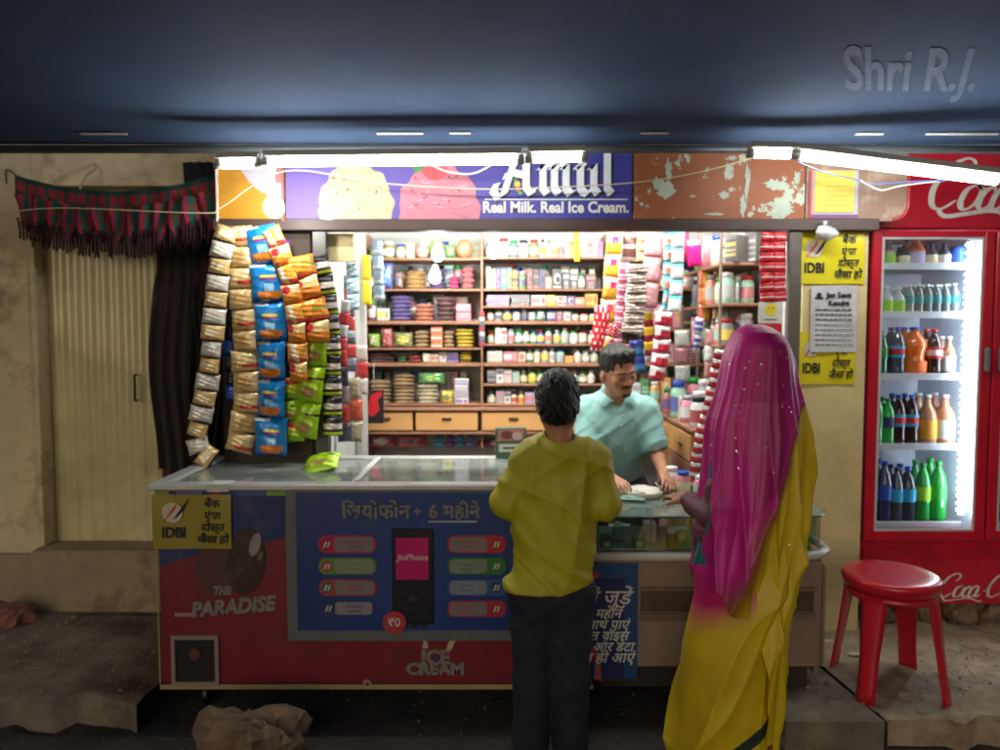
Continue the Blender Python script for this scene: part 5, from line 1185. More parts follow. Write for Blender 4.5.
# ---- low side cabinet with a drawer facing the shopkeeper
sc = thing('side_cabinet', 'low orange fronted side cabinet right of the shopkeeper', 'cabinet', (.93, 3.62, 0))
m = MB(); m.box(.012, .44, .0, .02, .0, 1.0); m.box(.012, .44, .78, .80, .0, 1.0); m.box(.012, .44, .021, .779, .0, .3); m.box(.0, .45, -.01, .81, 1.001, 1.02); m.build('carcass', PLY, sc)
for k in range(2):
    m = MB(); m.box(0, .03, .03 + k * .375, .39 + k * .375, .855, .985); d = m.build('drawer', DRW, sc)
    m = MB(); m.box(-.012, -.001, .18 + k * .375, .24 + k * .375, .912, .924, s(90, 60, 40)); m.build('handle', METAL, d)
    m = MB(); m.box(0, .02, .03 + k * .375, .39 + k * .375, .34, .845); m.build('door', PLY, sc)
rnd = random.Random(19)
for j, (y, kd, cn, c2, w, h) in enumerate([(3.66, J, 'white', 'red', .085, .15), (3.77, J, 'silver', 'blue', .08, .17), (3.88, J, 'pink', 'white', .08, .14), (3.98, C_, 'cream', 'red', .09, .12), (4.08, J, 'mint', 'blue', .09, .2), (4.2, B, 'white', 'yellow', .07, .24), (4.32, J, 'rose', 'purple', .08, .14)]):
    place(kd, cn, w, h, (.985 + .03 * (j % 2), y, 1.021), 0, f"{cn} {KN[kd]} on the side cabinet top, {ORD[j]} from the counter end", 'jars on the side cabinet', rnd, c2)
    if j % 2 == 0: place(J, ['white', 'silver', 'pink', 'mint'][j // 2], .08, .22, (1.08, y + .04, 1.021), 0, f"tall {['white', 'silver', 'pink', 'mint'][j // 2]} jar against the rack, {ORD[j // 2]} from the counter end", 'jars on the side cabinet', rnd, 'blue')

# ------------------------------------------------------------------ hanging strips of packets
def strip(name, label, pts, wpx, Y, ln, designs, finish=None, group='strips of packets hanging in the shop', seed=0, fat=.5, cat='snack strip', Y2=None, touch=None):
    """designs: list of colour functions, one packet each in turn; pts = pixel path"""
    finish = finish or FOIL; rnd = random.Random(seed)
    P = smooth_path([at(px, py, (Y if Y2 is None else Y + (Y2 - Y) * i / (len(pts) - 1))) for i, (px, py) in enumerate(pts)], 12)
    o0 = P[0].copy(); t = thing(name, label, cat, o0, 0, group)
    w = wpx * Y / 750 * (1.22 if group == SG else 1.08)
    # walk the path
    seg = [0]
    for i in range(1, len(P)): seg.append(seg[-1] + (P[i] - P[i - 1]).length)
    def pos(sv):
        sv = max(0, min(sv, seg[-1] - 1e-6))
        for i in range(1, len(P)):
            if seg[i] >= sv: f = (sv - seg[i - 1]) / max(1e-6, seg[i] - seg[i - 1]); return P[i - 1].lerp(P[i], f)
        return P[-1]
    n = max(1, round(seg[-1] / ln)); l = seg[-1] / n; meshes = []
    for d in designs:
        mb = MB(); mb.pillow(w, l * .985, w * fat, d, 10, 14, .16, rnd.randint(0, 999)); meshes.append(mb.mesh('packet', finish))
    for k in range(n):
        a, b = pos(k * l), pos((k + 1) * l); dv = (b - a).normalized()
        ang = math.atan2(dv.x, -dv.z); tilt = math.asin(max(-1, min(1, dv.y)))
        M = Matrix.Translation(a - o0) @ Matrix.Rotation(-ang, 4, 'Y') @ Matrix.Rotation(tilt, 4, 'X') @ Matrix.Rotation(rnd.uniform(-.35, .35), 4, 'Z')
        o = inst('packet', meshes[k % len(meshes)], t); o.matrix_local = M
    return t
def blob(u, v, cu, cv, ru, rv): return ((u - cu) / ru) ** 2 + ((v - cv) / rv) ** 2 < 1
gold = lambda u, v: s(70, 60, 50) if v < .05 or v > .95 else (s(222, 190, 128) if not blob(u, v, .5, .5, .3, .2) else s(238, 225, 190))
whitep = lambda u, v: s(90, 80, 70) if .47 < v < .5 and u < .8 else (s(226, 222, 212) if v > .06 else s(120, 100, 70))
goldred = lambda u, v: s(190, 40, 45) if .62 < v < .8 and u > .35 else (s(232, 205, 150) if v < .55 or v > .85 else s(215, 178, 115))
gold2 = lambda u, v: s(205, 165, 105) if blob(u, v, .5, .5, .35, .3) else s(228, 200, 150)
def bluep(u, v):
    if blob(u, v, .55, .8, .34, .12): return s(225, 130, 45)
    if blob(u, v, .55, .62, .2, .1): return s(140, 190, 225)
    if .28 < v < .40 and .3 < u < .8: return s(225, 205, 90) if .32 < v < .36 else s(120, 60, 140)
    if v < .05 and u < .5: return s(230, 235, 240)
    return s(20, 130, 205) if v < .96 else s(12, 80, 150)
purp = lambda u, v: s(215, 140, 60) if blob(u, v, .5, .75, .4, .15) else (s(225, 60, 110) if .4 < v < .55 else s(96, 30, 120))
darkred = lambda u, v: s(35, 90, 50) if v < .3 else s(110, 25, 45)
orng = lambda u, v: s(205, 50, 60) if blob(u, v, .3, .3, .25, .2) else (s(240, 205, 140) if v < .5 else s(228, 140, 50))
orng2 = lambda u, v: s(235, 225, 200) if abs(u - .3 - .2 * v) < .12 else (s(225, 80, 70) if v > .8 else s(235, 165, 65))
orng3 = lambda u, v: s(215, 70, 85) if (u < .15 or v > .85) else (s(130, 150, 60) if .45 < v < .6 and u > .5 else s(240, 150, 50))
limep = lambda u, v: s(60, 40, 30) if .28 < v < .36 and u > .45 else (s(170, 140, 80) if blob(u, v, .5, .72, .3, .14) else s(160, 205, 30))
yelp = lambda u, v: s(190, 40, 50) if .1 < v < .3 else (s(215, 200, 60) if v < .6 else s(150, 190, 40))
blk = lambda u, v: s(215, 205, 195) if .35 < v < .65 else (s(210, 220, 40) if .78 < v < .92 else s(32, 32, 34))
SG = 'strips of snack packets hanging over the freezer'
SYh = 3.5
strip('snack_strip', 'leftmost pale gold and white packet strip curling onto the freezer', [(229, 226), (220, 262), (213, 330), (208, 380), (199, 425), (196, 447), (214, 461)], 19, SYh - .03, .075, [gold, whitep], group=SG, seed=1)
strip('snack_strip', 'narrow dark blue sachet strip between the two gold strips', [(226, 280), (228, 330), (231, 400)], 9, SYh + .05, .07, [lambda u, v: s(28, 36, 60), lambda u, v: s(30, 90, 190), lambda u, v: s(50, 50, 70)], group=SG, seed=2)
strip('snack_strip', 'gold packet strip with small red labels', [(238, 226), (243, 300), (246, 380), (245, 420), (238, 452)], 23, SYh, .1, [goldred, gold2], group=SG, seed=3)
strip('snack_strip', 'bright blue packet strip with orange chips printed on each', [(259, 226), (266, 262), (271, 340), (271, 456)], 27, SYh - .02, .185, [bluep], group=SG, seed=4, fat=.36)
strip('snack_strip', 'short purple packet strip behind the blue one', [(280, 240), (284, 290), (286, 336)], 17, SYh + .06, .12, [purp], group=SG, seed=5)
strip('snack_strip', 'dark green and maroon packet strip under the purple one', [(286, 338), (288, 376)], 14, SYh + .05, .1, [darkred], group=SG, seed=6)
strip('snack_strip', 'orange and cream packet strip right of the blue one', [(270, 228), (284, 262), (295, 310), (299, 382)], 17, SYh - .05, .09, [orng2, orng], group=SG, seed=7)
strip('snack_strip', 'orange packet strip with red edges over the lime packets', [(298, 256), (307, 290), (315, 315), (318, 343)], 24, SYh - .03, .1, [orng3, orng], group=SG, seed=8)
strip('snack_strip', 'lime green packet strip reaching the freezer top', [(313, 330), (313, 360), (309, 400), (304, 438)], 23, SYh, .17, [limep], group=SG, seed=9, fat=.34)
strip('snack_strip', 'yellow and lime packet strip beside the blue strip', [(289, 378), (291, 405), (295, 442)], 18, SYh + .02, .12, [yelp, limep], group=SG, seed=10)
strip('snack_strip', 'black packet strip with yellow and white bands', [(318, 256), (326, 290), (331, 340), (333, 436)], 16, SYh + .04, .095, [blk], group=SG, seed=11)
t = thing('chips_packet', 'lime green chips packet lying loose on the freezer glass', 'packet', (X_(319, 3.42), 3.42, .895), 0)
m = MB(); m.pillow(.17, .15, .06, limep, 12, 14, .2, 5); m.xf(Matrix.Rotation(R(-12), 4, 'Y') @ Matrix.Rotation(R(-72), 4, 'X')); m.build('packet_body', FOIL, t); t.location.z = .91; t.location.y = 3.5
JG = 'small packets hanging at the left door post'
IY = 3.9
greyp = lambda u, v: s(150, 160, 170) if v < .5 else s(90, 96, 105)
for i, (pts, w, Y, ln, ds, lb) in enumerate([
    ([(344, 238), (345, 262)], 20, 3.75, .12, [lambda u, v: s(205, 205, 200)], 'plain white card packet at the top of the left door post'),
    ([(352, 262), (353, 310)], 12, 3.8, .09, [lambda u, v: s(225, 232, 238) if int(v * 8 + u * 3) % 3 else s(80, 170, 200)], 'white and pale blue sachet strip by the left door post'),
    ([(348, 275), (350, 330), (352, 372)], 10, 3.9, .07, [greyp, lambda u, v: s(190, 70, 70)], 'grey and red sachet strip beside the left door post'),
    ([(366, 255), (367, 305)], 9, 4.3, .13, [lambda u, v: s(235, 215, 60)], 'yellow sachet strip on the white post'),
    ([(377, 240), (379, 300)], 11, 4.4, .08, [lambda u, v: s(120, 140, 165) if v < .7 else s(190, 200, 210)], 'grey blue sachet strip right of the white post'),
    ([(340, 330), (343, 400), (345, 442)], 13, 3.75, .09, [lambda u, v: s(140, 120, 130), lambda u, v: s(190, 70, 60), lambda u, v: s(60, 62, 75)], 'mixed dark and red sachet strip low at the left door post'),
    ([(352, 378), (356, 412), (354, 442)], 14, 3.85, .1, [lambda u, v: s(175, 165, 140), lambda u, v: s(200, 95, 70)], 'beige and coral card strip above the freezer corner'),
    ([(361, 345), (362, 395)], 12, 4.1, .1, [lambda u, v: s(210, 200, 190), lambda u, v: s(190, 60, 60)], 'pale and red card strip in front of the left shelves'),
    ([(346, 300), (341, 350)], 10, 3.7, .06, [lambda u, v: s(225, 225, 225), lambda u, v: s(200, 60, 70)], 'glossy white sachet strip over the door post')]):
    strip('sachet_strip', lb, pts, w, Y, ln, ds, group=JG, seed=40 + i, cat='sachet strip')
t = thing('hanging_card', 'black card pack with a red shape hanging before the left drawers', 'pack', at(374, 390, 4.45))
m = MB(); m.box(-.055, .055, 0, .02, -.2, 0, s(34, 30, 32)); m.poly([(-.045, -.14), (-.02, -.03), (.04, -.005), (.05, -.03), (.02, -.06), (.035, -.12), (-.01, -.16)], -.002, .001, s(200, 35, 45)); m.build('card', PLAST, t)
m = MB(); m.tube([(0, .0, 0), (0, .0, .16)], .002, 5, s(200, 200, 200)); m.build('hook', METAL, t)
RG = 'strips of sachets hanging on the right'
goldpk = lambda u, v: s(225, 50, 120) if blob(u, v, .6, .35, .25, .15) else (s(230, 175, 60) if v > .5 else s(238, 215, 170))
redw = lambda u, v: s(235, 225, 220) if math.sin(u * 19 + 1) * math.sin(v * 21) > .45 else s(200, 35, 50)
silv = lambda u, v: s(215, 208, 200) if math.sin(v * 17 + 4 * u) > -.1 else s(110, 82, 70)
pinkp = lambda u, v: s(235, 175, 180) if v < .93 else s(205, 130, 135)
cyo = lambda u, v: s(60, 175, 205) if v < .25 else (s(228, 130, 100) if blob(u, v, .5, .6, .3, .2) else s(200, 225, 230))
cyw = lambda u, v: s(70, 180, 215) if v < .2 else s(222, 232, 235)
redw2 = lambda u, v: s(232, 225, 228) if v < .35 or (u < .3 and v < .7) else s(195, 40, 65)
for i, (pts, w, Y, ln, ds, lb) in enumerate([
    ([(576, 226), (577, 262)], 5, 4.5, .05, [lambda u, v: s(235, 175, 40)], 'short amber sachet strip before the top right shelf'),
    ([(615, 232), (611, 280), (607, 322)], 15, 4.1, .11, [goldpk], 'gold and pink packet strip, leftmost on the right side'),
    ([(603, 306), (598, 352)], 15, 4.0, .2, [redw], 'red packet strip with white dots above the shopkeeper'),
    ([(613, 324), (606, 362)], 13, 4.0, .07, [redw, goldpk], 'red and gold sachet strip above the shopkeeper'),
    ([(624, 262), (621, 300), (617, 348)], 9, 4.0, .06, [lambda u, v: s(232, 220, 225) if int(v * 6) % 2 else s(225, 70, 130)], 'narrow white and pink sachet strip'),
    ([(631, 232), (629, 262)], 14, 4.15, .12, [lambda u, v: s(110, 72, 66) if int(v * 7) % 3 else s(205, 190, 185)], 'brown striped sachet strip at the top right'),
    ([(637, 264), (636, 300), (632, 334)], 21, 3.95, .055, [silv], 'wide glossy silver and brown foil strip'),
    ([(645, 232), (644, 262)], 15, 4.1, .05, [lambda u, v: s(238, 228, 205) if int(u * 5 + v * 4) % 2 else s(225, 190, 90)], 'cream and gold sachet strip at the top right'),
    ([(655, 232), (652, 270), (648, 308)], 18, 4.05, .12, [pinkp], 'pale pink sachet strip'),
    ([(669, 232), (668, 300), (660, 318)], 11, 4.0, .075, [cyo], 'cyan and orange sachet strip'),
    ([(678, 232), (677, 280), (674, 312)], 12, 3.95, .09, [cyw], 'cyan and white sachet strip'),
    ([(664, 312), (661, 350), (656, 380)], 16, 3.9, .075, [redw2], 'red and white sachet strip ending in a point'),
    ([(648, 312), (650, 356)], 10, 4.1, .09, [lambda u, v: s(225, 185, 50) if v < .6 else s(150, 30, 60)], 'yellow and maroon sachet strip over the shopkeeper'),
    ([(636, 340), (640, 372)], 12, 4.2, .12, [lambda u, v: s(40, 60, 150) if v < .5 else s(60, 130, 190)], 'dark blue packet strip just above the shopkeeper'),
    ([(684, 232), (686, 262)], 9, 4.2, .15, [lambda u, v: s(180, 45, 90)], 'crimson packet strip next to the magenta pack'),
    ([(694, 240), (695, 267)], 14, 4.1, .25, [lambda u, v: s(215, 30, 130) if v > .2 else s(235, 150, 180)], 'single magenta pack hanging at the top right'),
    ([(712, 236), (711, 268)], 16, 4.2, .2, [lambda u, v: s(225, 150, 165)], 'single pale pink pack hanging at the top right'),
    ([(725, 236), (727, 264)], 15, 4.2, .2, [lambda u, v: s(160, 160, 165)], 'single grey pack hanging at the top right'),
    ([(706, 270), (705, 322)], 13, 4.2, .11, [lambda u, v: s(225, 190, 70) if int(u * 3) % 2 else s(225, 120, 90)], 'orange and yellow sachet strip near the side rack'),
    ([(722, 270), (721, 322)], 16, 4.15, .1, [lambda u, v: s(200, 140, 90) if int(v * 5) % 2 else s(190, 190, 150)], 'tan and grey sachet strip near the side rack'),
    ([(700, 318), (696, 352)], 8, 3.9, .1, [lambda u, v: s(70, 80, 170) if int(v * 5) % 2 else s(200, 200, 210)], 'slim blue and white sachet strip right of the shopkeeper'),
    ([(682, 330), (683, 400)], 14, 4.2, .09, [lambda u, v: s(200, 205, 200), lambda u, v: s(175, 120, 130)], 'pale sachet strip right of the shopkeeper'),
    ([(712, 330), (707, 410)], 12, 4.0, .09, [lambda u, v: s(205, 150, 150), lambda u, v: s(225, 225, 220)], 'pink and white sachet strip beside the sari veil'),
    ([(768, 232), (767, 270), (768, 302)], 14, 3.57, .05, [lambda u, v: s(225, 215, 215) if .4 < v < .55 else s(200, 36, 48)], 'left strip of red sachets at the right door post'),
    ([(780, 232), (779, 270), (780, 302)], 13, 3.575, .05, [lambda u, v: s(225, 215, 215) if .4 < v < .55 else s(205, 40, 52)], 'right strip of red sachets at the right door post'),
    ([(722, 350), (716, 382), (710, 410), (702, 440), (697, 470), (695, 500)], 15, 3.55, .045, [lambda u, v: s(232, 225, 222) if v < .45 else s(200, 50, 60)], 'curving chain of red and white sachets beside the sari')]):
    strip('sachet_strip', lb, pts, w, Y, ln, ds, group=RG, seed=60 + i, cat='sachet strip', fat=.42)
t = thing('hanging_card', 'white display card with a yellow face hanging below the red sachets', 'card', at(771, 302, 3.565))
m = MB(); m.box(-.058, .058, 0, .004, -.10, 0, s(222, 220, 212)); m.disc(0, -.035, .028, .028, -.002, .001, s(235, 215, 40)); m.box(-.03, .03, -.002, -.0005, -.085, -.08, s(90, 90, 90), b=.0003); m.box(-.055, .055, .0, .004, -.17, -.101, s(200, 36, 48)); m.disc(-.009, -.03, .003, .004, -.0035, .001, s(60, 50, 20), 8); m.disc(.009, -.03, .003, .004, -.0035, .001, s(60, 50, 20), 8); m.build('card', PAPER, t)
t = thing('sachet_strip', 'grey blue foil strip dangling at the shelf divider', 'sachet strip', at(482, 312, 4.55), 0, None)
m = MB()
for k in range(7): m.box(-.018, .018, 0, .008, -.03 * k - .028, -.03 * k, [s(150, 70, 80), s(170, 175, 180), s(95, 100, 108)][k % 3], b=.003)
m.build('packet', PLAST, t)
# things on the counter
t = thing('steel_tray', 'shallow cream tray of coins on the glass counter', 'tray', (X_(645, 3.4), 3.42, zt + .0005))
m = MB(); m.lathe([(.001, .002), (.075, .002), (.09, .03), (.094, .03), (.08, .0), (.001, .0)], 28, s(205, 205, 190)); m.build('tray_body', METAL, t)
m = MB()
for k in range(7): m.lathe([(.001, 0), (.012, 0), (.012, .002), (.001, .002)], 14, s(190, 180, 150), c=(.05 * math.cos(k * 2.1) * (k % 3) / 2, .05 * math.sin(k * 2.1) * (k % 3) / 2, .003 + .0022 * k)); 
m.build('coin', METAL, t)
rnd = random.Random(6)
for j, (px, Y, kd, cn, w, h, lb) in enumerate([(688, 3.42, J, 'rose', .07, .11, 'pink sweet jar at the right back of the glass counter'), (676, 3.48, J, 'white', .07, .12, 'white jar with coloured lid at the back of the glass counter'), (704, 3.36, J, 'pink', .075, .10, 'pink jar nearest the sari on the glass counter'), (646, 3.5, P_, 'white', .1, .02, 'white paper packet beside the coin tray'), (633, 3.3, P_, 'mint', .12, .015, 'pale mint packet lying on the glass counter')]):
    place(kd, cn, w, h, (X_(px, Y), Y, zt + .001), rnd.uniform(-.3, .3), lb, 'small goods on the glass counter', rnd)
# ------------------------------------------------------------------ people
SKIN = mat('brown_skin', s(180, 128, 98), .5, var=.08, vscale=25, sss=.12, bump=.05, bscale=120)
HAIR = mat('black_hair', s(22, 19, 18), .42, var=.4, vscale=60, bump=.9, bscale=90, stretch=(3, 1, .35))
def V3(*a): return np.array(a, float)
def unit(v): v = np.array(v, float); return v / np.linalg.norm(v)
def A3(v): return np.array(tuple(v), float)
def head(S, c, f, u, k=1., face=True):
    f = unit(f); u = unit(np.array(u, float) - f * (np.dot(u, f))); r = np.cross(f, u)
    L = lambda a, b, d: c + (r * a + f * b + u * d) * k
    A = np.array([r, f, u])
    S.ell(L(0, -.005, .02), V3(.074, .092, .088) * k, .01, A)
    S.ell(L(0, .028, -.04), V3(.058, .062, .078) * k, .03, A)
    S.cap(L(-.018, .06, -.098), L(.018, .06, -.098), .02 * k, .02 * k, .025)
    S.cap(L(-.05, .0, -.07), L(.0, .06, -.098), .018 * k, .016 * k, .03); S.cap(L(.05, .0, -.07), L(.0, .06, -.098), .018 * k, .016 * k, .03)
    for q in (-1, 1):
        S.ell(L(q * .076, -.012, -.028), V3(.010, .02, .032) * k, .006, A)
        if face: S.cap(L(q * .012, .088, .008), L(q * .045, .072, .006), .010 * k, .008 * k, .012); S.ell(L(q * .042, .066, -.035), V3(.02, .016, .018) * k, .02, A)
    if face:
        for q in (-1, 1):
            S.ell(L(q * .030, .092, -.012), V3(.017, .012, .011) * k, .010, A, sub=True)
            S.cap(L(q * .018, .0885, -.009), L(q * .042, .0825, -.010), .0062 * k, .0055 * k, .004)
        S.cap(L(0, .088, -.006), L(0, .108, -.040), .0075 * k, .0115 * k, .010)
        for q in (-1, 1): S.ell(L(q * .013, .094, -.044), V3(.008, .010, .007) * k, .006, A)
        S.cap(L(-.020, .082, -.070), L(.020, .082, -.070), .0065 * k, .0065 * k, .006); S.cap(L(-.016, .082, -.081), L(.016, .082, -.081), .008 * k, .008 * k, .006)
    return L, A
def hand(S, w, d, n, sd=1, sz=.17, curl=.6):
    d = unit(d); n = unit(np.array(n, float) - d * np.dot(n, d)); t = np.cross(d, n) * sd; k = sz / .17
    for q, o in enumerate((1.5, .5, -.5, -1.5)):
        S.cap(w + t * o * .010 * k, w + d * .08 * k + t * o * .0175 * k, .013 * k, .0105 * k, .012)
        L = [.070, .080, .074, .058][q] * k; r = .0082 * k
        base = w + d * .082 * k + t * o * .0185 * k; dr = d + t * o * .05; p = base
        for j, fr in enumerate((.45, .32, .23)):
            a = curl * (.35 + .75 * j); dd = unit(dr * math.cos(a) + n * math.sin(a)); e = p + dd * L * fr
            S.cap(p, e, r * (1 - .08 * j), r * (1 - .08 * (j + 1)), .003); p = e
    p = w + d * .022 * k + t * .020 * k; e = p + unit(d * .7 + t * .75 + n * .2) * .04 * k; S.cap(p, e, .0125 * k, .0105 * k, .010)
    S.cap(e, e + unit(d * .9 + t * .25 + n * .35) * .032 * k, .0098 * k, .008 * k, .004)
def eye(parent, p, f, r, o0, name='eye'):
    m = MB(); m.lathe([(max(.0001, r * math.sin(math.pi * k / 12)), -r * math.cos(math.pi * k / 12)) for k in range(13)], 16, [s(215, 205, 195)] * 9 + [s(45, 28, 20), s(14, 10, 8), s(14, 10, 8)])
    m.xf(Matrix.Translation(Vector(tuple(p - o0))) @ Vector(tuple(f)).to_track_quat('Z', 'Y').to_matrix().to_4x4()); return m.build(name, GLOSS, parent)

# ---- shopkeeper
ko = V3(.60, 3.9, -.004)
kp = thing('person', 'moustached shopkeeper in a mint polo shirt bending over the glass counter', 'person', tuple(ko))
HC = A3(at(618, 369, 3.66)); NB = V3(.585, 3.82, 1.165); CH_ = V3(.60, 3.87, 1.02); PV = V3(.60, 3.98, .66)
S1, S2 = A3(at(586, 409, 3.86)), A3(at(645, 410, 3.82)); E1, E2 = A3(at(590, 466, 3.70)), A3(at(658, 456, 3.74)); W1, W2 = A3(at(612, 478, 3.50)), A3(at(664, 474, 3.50))
S = SDF((.22, 3.25, -.03), (.98, 4.22, 1.5), .0052)
kf = unit((.34, -.84, -.25)); ku = (-.05, -.25, .95)
L_, A_ = head(S, HC, kf, ku, 1.02)
S.cap(HC - V3(0, -.02, .06), NB, .052, .056, .03); S.ell(CH_, (.165, .10, .17), .05); S.cap(CH_, PV, .12, .13, .05); S.cap(S1, S2, .05, .05, .05)
for a, b, w in ((S1, E1, W1), (S2, E2, W2)): S.cap(a, b, .048, .036, .03); S.cap(b, w, .036, .023, .015)
hand(S, W1, (.35, -.8, -.12), (.15, -.2, -1), -1, .165, .75); hand(S, W2, (.02, -.9, -.3), (-.5, -.1, -1), 1, .165, .8)
for q in (-1, 1):
    hp = PV + V3(q * .085, 0, 0); kn = V3(hp[0] + q * .04, 3.69, .62); an = V3(kn[0], 3.76, .10)
    S.cap(hp, kn, .085, .06, .04); S.cap(kn, an, .058, .036, .02); S.cap(an - V3(0, -.03, .05), an + V3(q * .01, -.14, -.07), .032, .028, .02)
S.build('body', SKIN, kp, ko)
S = SDF((.2, 3.5, .55), (.98, 4.2, 1.26), .0055)
S.ell(CH_, (.19, .122, .19), .05); S.cap(CH_, PV + V3(0, 0, -.02), .14, .15, .06); S.cap(S1 + V3(.0, 0, -.005), S2 + V3(0, 0, -.005), .064, .064, .05)
S.cap(NB + V3(0, .01, -.03), NB + V3(-.004, -.02, .03), .078, .066, .03)
for a, b in ((S1, E1), (S2, E2)): m_ = a + (b - a) * .72; S.cap(a, m_, .063, .066, .035)
S.disp(lambda X, Y, Z: -.007 * (1 - np.abs(np.sin(11 * (Z * .7 + (X - .6) * 1.0) + 2.6 * np.sin(7 * X + 6 * Z)))) ** 2 * (Z < 1.13) - .005 * (1 - np.abs(np.sin(14 * (Z - 1.3 * (X - .6)) + 2 * np.sin(11 * Z + 9 * Y)))) ** 2.5 + .0015 * np.sin(70 * (Z - X) + 30 * Y))
S.cap(NB + V3(0, .03, .0), NB + V3(0, -.05, .12), .050, .058, .006, sub=True); S.cap(NB + V3(.002, -.05, .03), NB + V3(.016, -.135, -.095), .052, .014, .006, sub=True)
for a, b in ((S1, E1), (S2, E2)): m_ = a + (b - a) * .70; S.cap(m_, m_ + (b - a) * .3, .048, .05, .004, sub=True)
SHK = mat('mint_polo_cloth', s(142, 190, 186), .85, var=.08, vscale=8, bump=.15, bscale=200)
sh_ = S.build('polo_shirt', SHK, kp, ko)
# collar flaps and buttons
m = MB()
for q in (-1, 1):
    a = NB + V3(q * .07, .0, .035) - ko; b = NB + V3(.012 + q * .018, -.088, -.02) - ko; c_ = b + V3(q * .055, .008, -.028); d_ = a + V3(q * .018, -.01, -.045)
    m.grid(lambda u, v, a=a, b=b, c_=c_, d_=d_, q=q: tuple((a * (1 - u) + b * u) * (1 - v) + (d_ * (1 - u) + c_ * u) * v + V3(q * .012 * math.sin(math.pi * u), -.016 * math.sin(math.pi * u) - .006, .012 * math.sin(math.pi * v))), 8, 4, (.5,) * 3)
m.build('collar', SHK, sh_)
m = MB()
for k in range(2): p = NB + V3(.018, -.128 + .002 * k, -.085 - .05 * k) - ko; m.lathe([(.001, -.004), (.0055, -.004), (.0055, 0), (.001, 0)], 10, s(220, 220, 215), c=tuple(p), axis='y')
m.build('button', PLAST, sh_)
S = SDF((.2, 3.5, .0), (1.0, 4.25, .85), .008)
for q in (-1, 1):
    hp = PV + V3(q * .085, 0, 0); kn = V3(hp[0] + q * .04, 3.69, .62); an = V3(kn[0], 3.76, .13); S.cap(hp, kn, .1, .075, .05); S.cap(kn, an, .072, .055, .03)
S.cap(PV - V3(.05, 0, 0), PV + V3(.05, 0, 0), .14, .14, .03)
S.build('trousers', mat('grey_trousers', s(52, 54, 62), .85, bump=.2, bscale=150), kp, ko)
S = SDF(HC - .16, HC + .17, .0032)
P_L = lambda a, b, d: L_(a, b, d)
S.ell(P_L(0, -.016, .034), (.082, .098, .092), .01, A_); S.ell(P_L(0, .045, .088), (.062, .052, .036), .02, A_)
S.ell(P_L(0, .075, -.052), (.085, .095, .082), .012, A_, sub=True); S.ell(P_L(0, .03, -.11), (.1, .12, .08), .012, A_, sub=True)
S.disp(lambda X, Y, Z: .0035 * np.sin(150 * X + 40 * Z) * np.sin(90 * Y + 60 * Z) + .002 * np.sin(260 * X + 190 * Y))
S.build('hair', HAIR, kp, ko, sm=1)
S = SDF(HC - .16, HC + .17, .0022)
for q in (-1, 1):
    S.cap(P_L(0, .1015, -.058), P_L(q * .03, .084, -.066), .0065, .004, .004)
    S.cap(P_L(q * .014, .099, .011), P_L(q * .048, .080, .010), .0042, .003, .003)
S.cap(P_L(-.012, .083, -.105), P_L(.012, .083, -.105), .010, .010, .01); S.cap(P_L(-.05, .03, -.095), P_L(-.01, .078, -.112), .005, .006, .006); S.cap(P_L(.05, .03, -.095), P_L(.01, .078, -.112), .005, .006, .006)
S.build('moustache_and_brows', HAIR, kp, ko, sm=1)
for q in (-1, 1): eye(kp, P_L(q * .030, .0755, -.016), unit(kf + V3(.05, -.05, -.55)), .0125, ko)
sk_ = thing('wooden_stool', 'plain dark wooden stool under the shopkeeper', 'stool', (.60, 4.0, -.004))
m = MB(); m.box(-.17, .17, -.15, .15, .50, .53, s(110, 75, 50)); m.build('seat', PLY, sk_)
for q in (-1, 1):
    for w in (-1, 1): m = MB(); m.box(q * .14 - .017, q * .14 + .017, w * .12 - .017, w * .12 + .017, .0, .499); m.build('leg', PLY, sk_)
t = thing('mobile_phone', 'dark mobile phone held in the shopkeeper\'s right-side hand', 'phone', tuple(W2 + V3(-.004, -.10, -.062)), .35)
m = MB(); m.box(-.035, .035, -.008, .002, -.06, .07, s(22, 24, 26), b=.004); m.xf(Matrix.Rotation(R(-62), 4, 'X')); m.build('case', PLAST, t)
m = MB(); m.box(-.031, .031, -.0095, -.0082, -.052, .062, s(30, 40, 38), b=.0004); m.xf(Matrix.Rotation(R(-62), 4, 'X')); m.build('screen', GLOSS, t)

# ---- boy
bo = V3(X_(556, 2.62), 2.62, -.12)
bp = thing('person', 'boy in an olive yellow shirt seen from behind at the freezer', 'person', tuple(bo))
HC = A3(at(558, 400, 2.60)); NB = A3(at(560, 440, 2.60)); PV = A3(at(551, 585, 2.62))
S1, S2 = A3(at(527, 459, 2.61)), A3(at(595, 458, 2.61)); E1, E2 = A3(at(505, 502, 2.60)), A3(at(605, 505, 2.60)); W1, W2 = E1 + V3(.035, .19, .03), E2 + V3(-.02, .19, .06)
S = SDF((bo[0] - .3, 2.4, -.13), (bo[0] + .32, 3.06, 1.42), .006)
bf = unit((.12, .95, -.2))
L_, A_ = head(S, HC, bf, (0, .2, 1), .9)
S.cap(HC - V3(0, .0, .06), NB - V3(0, 0, .03), .042, .046, .03); CH_ = (NB + PV) / 2 + V3(0, 0, .06); S.ell(CH_, (.10, .055, .15), .04); S.cap(CH_, PV, .065, .08, .04); S.cap(S1, S2, .038, .038, .03)
for a, b, w in ((S1, E1, W1), (S2, E2, W2)): S.cap(a, b, .036, .03, .02); S.cap(b, w, .03, .02, .01)
hand(S, W1, (.1, .9, -.15), (0, -.1, -1), 1, .14, .35); hand(S, W2, (-.1, .9, -.1), (0, -.1, -1), -1, .14, .35)
legs = []
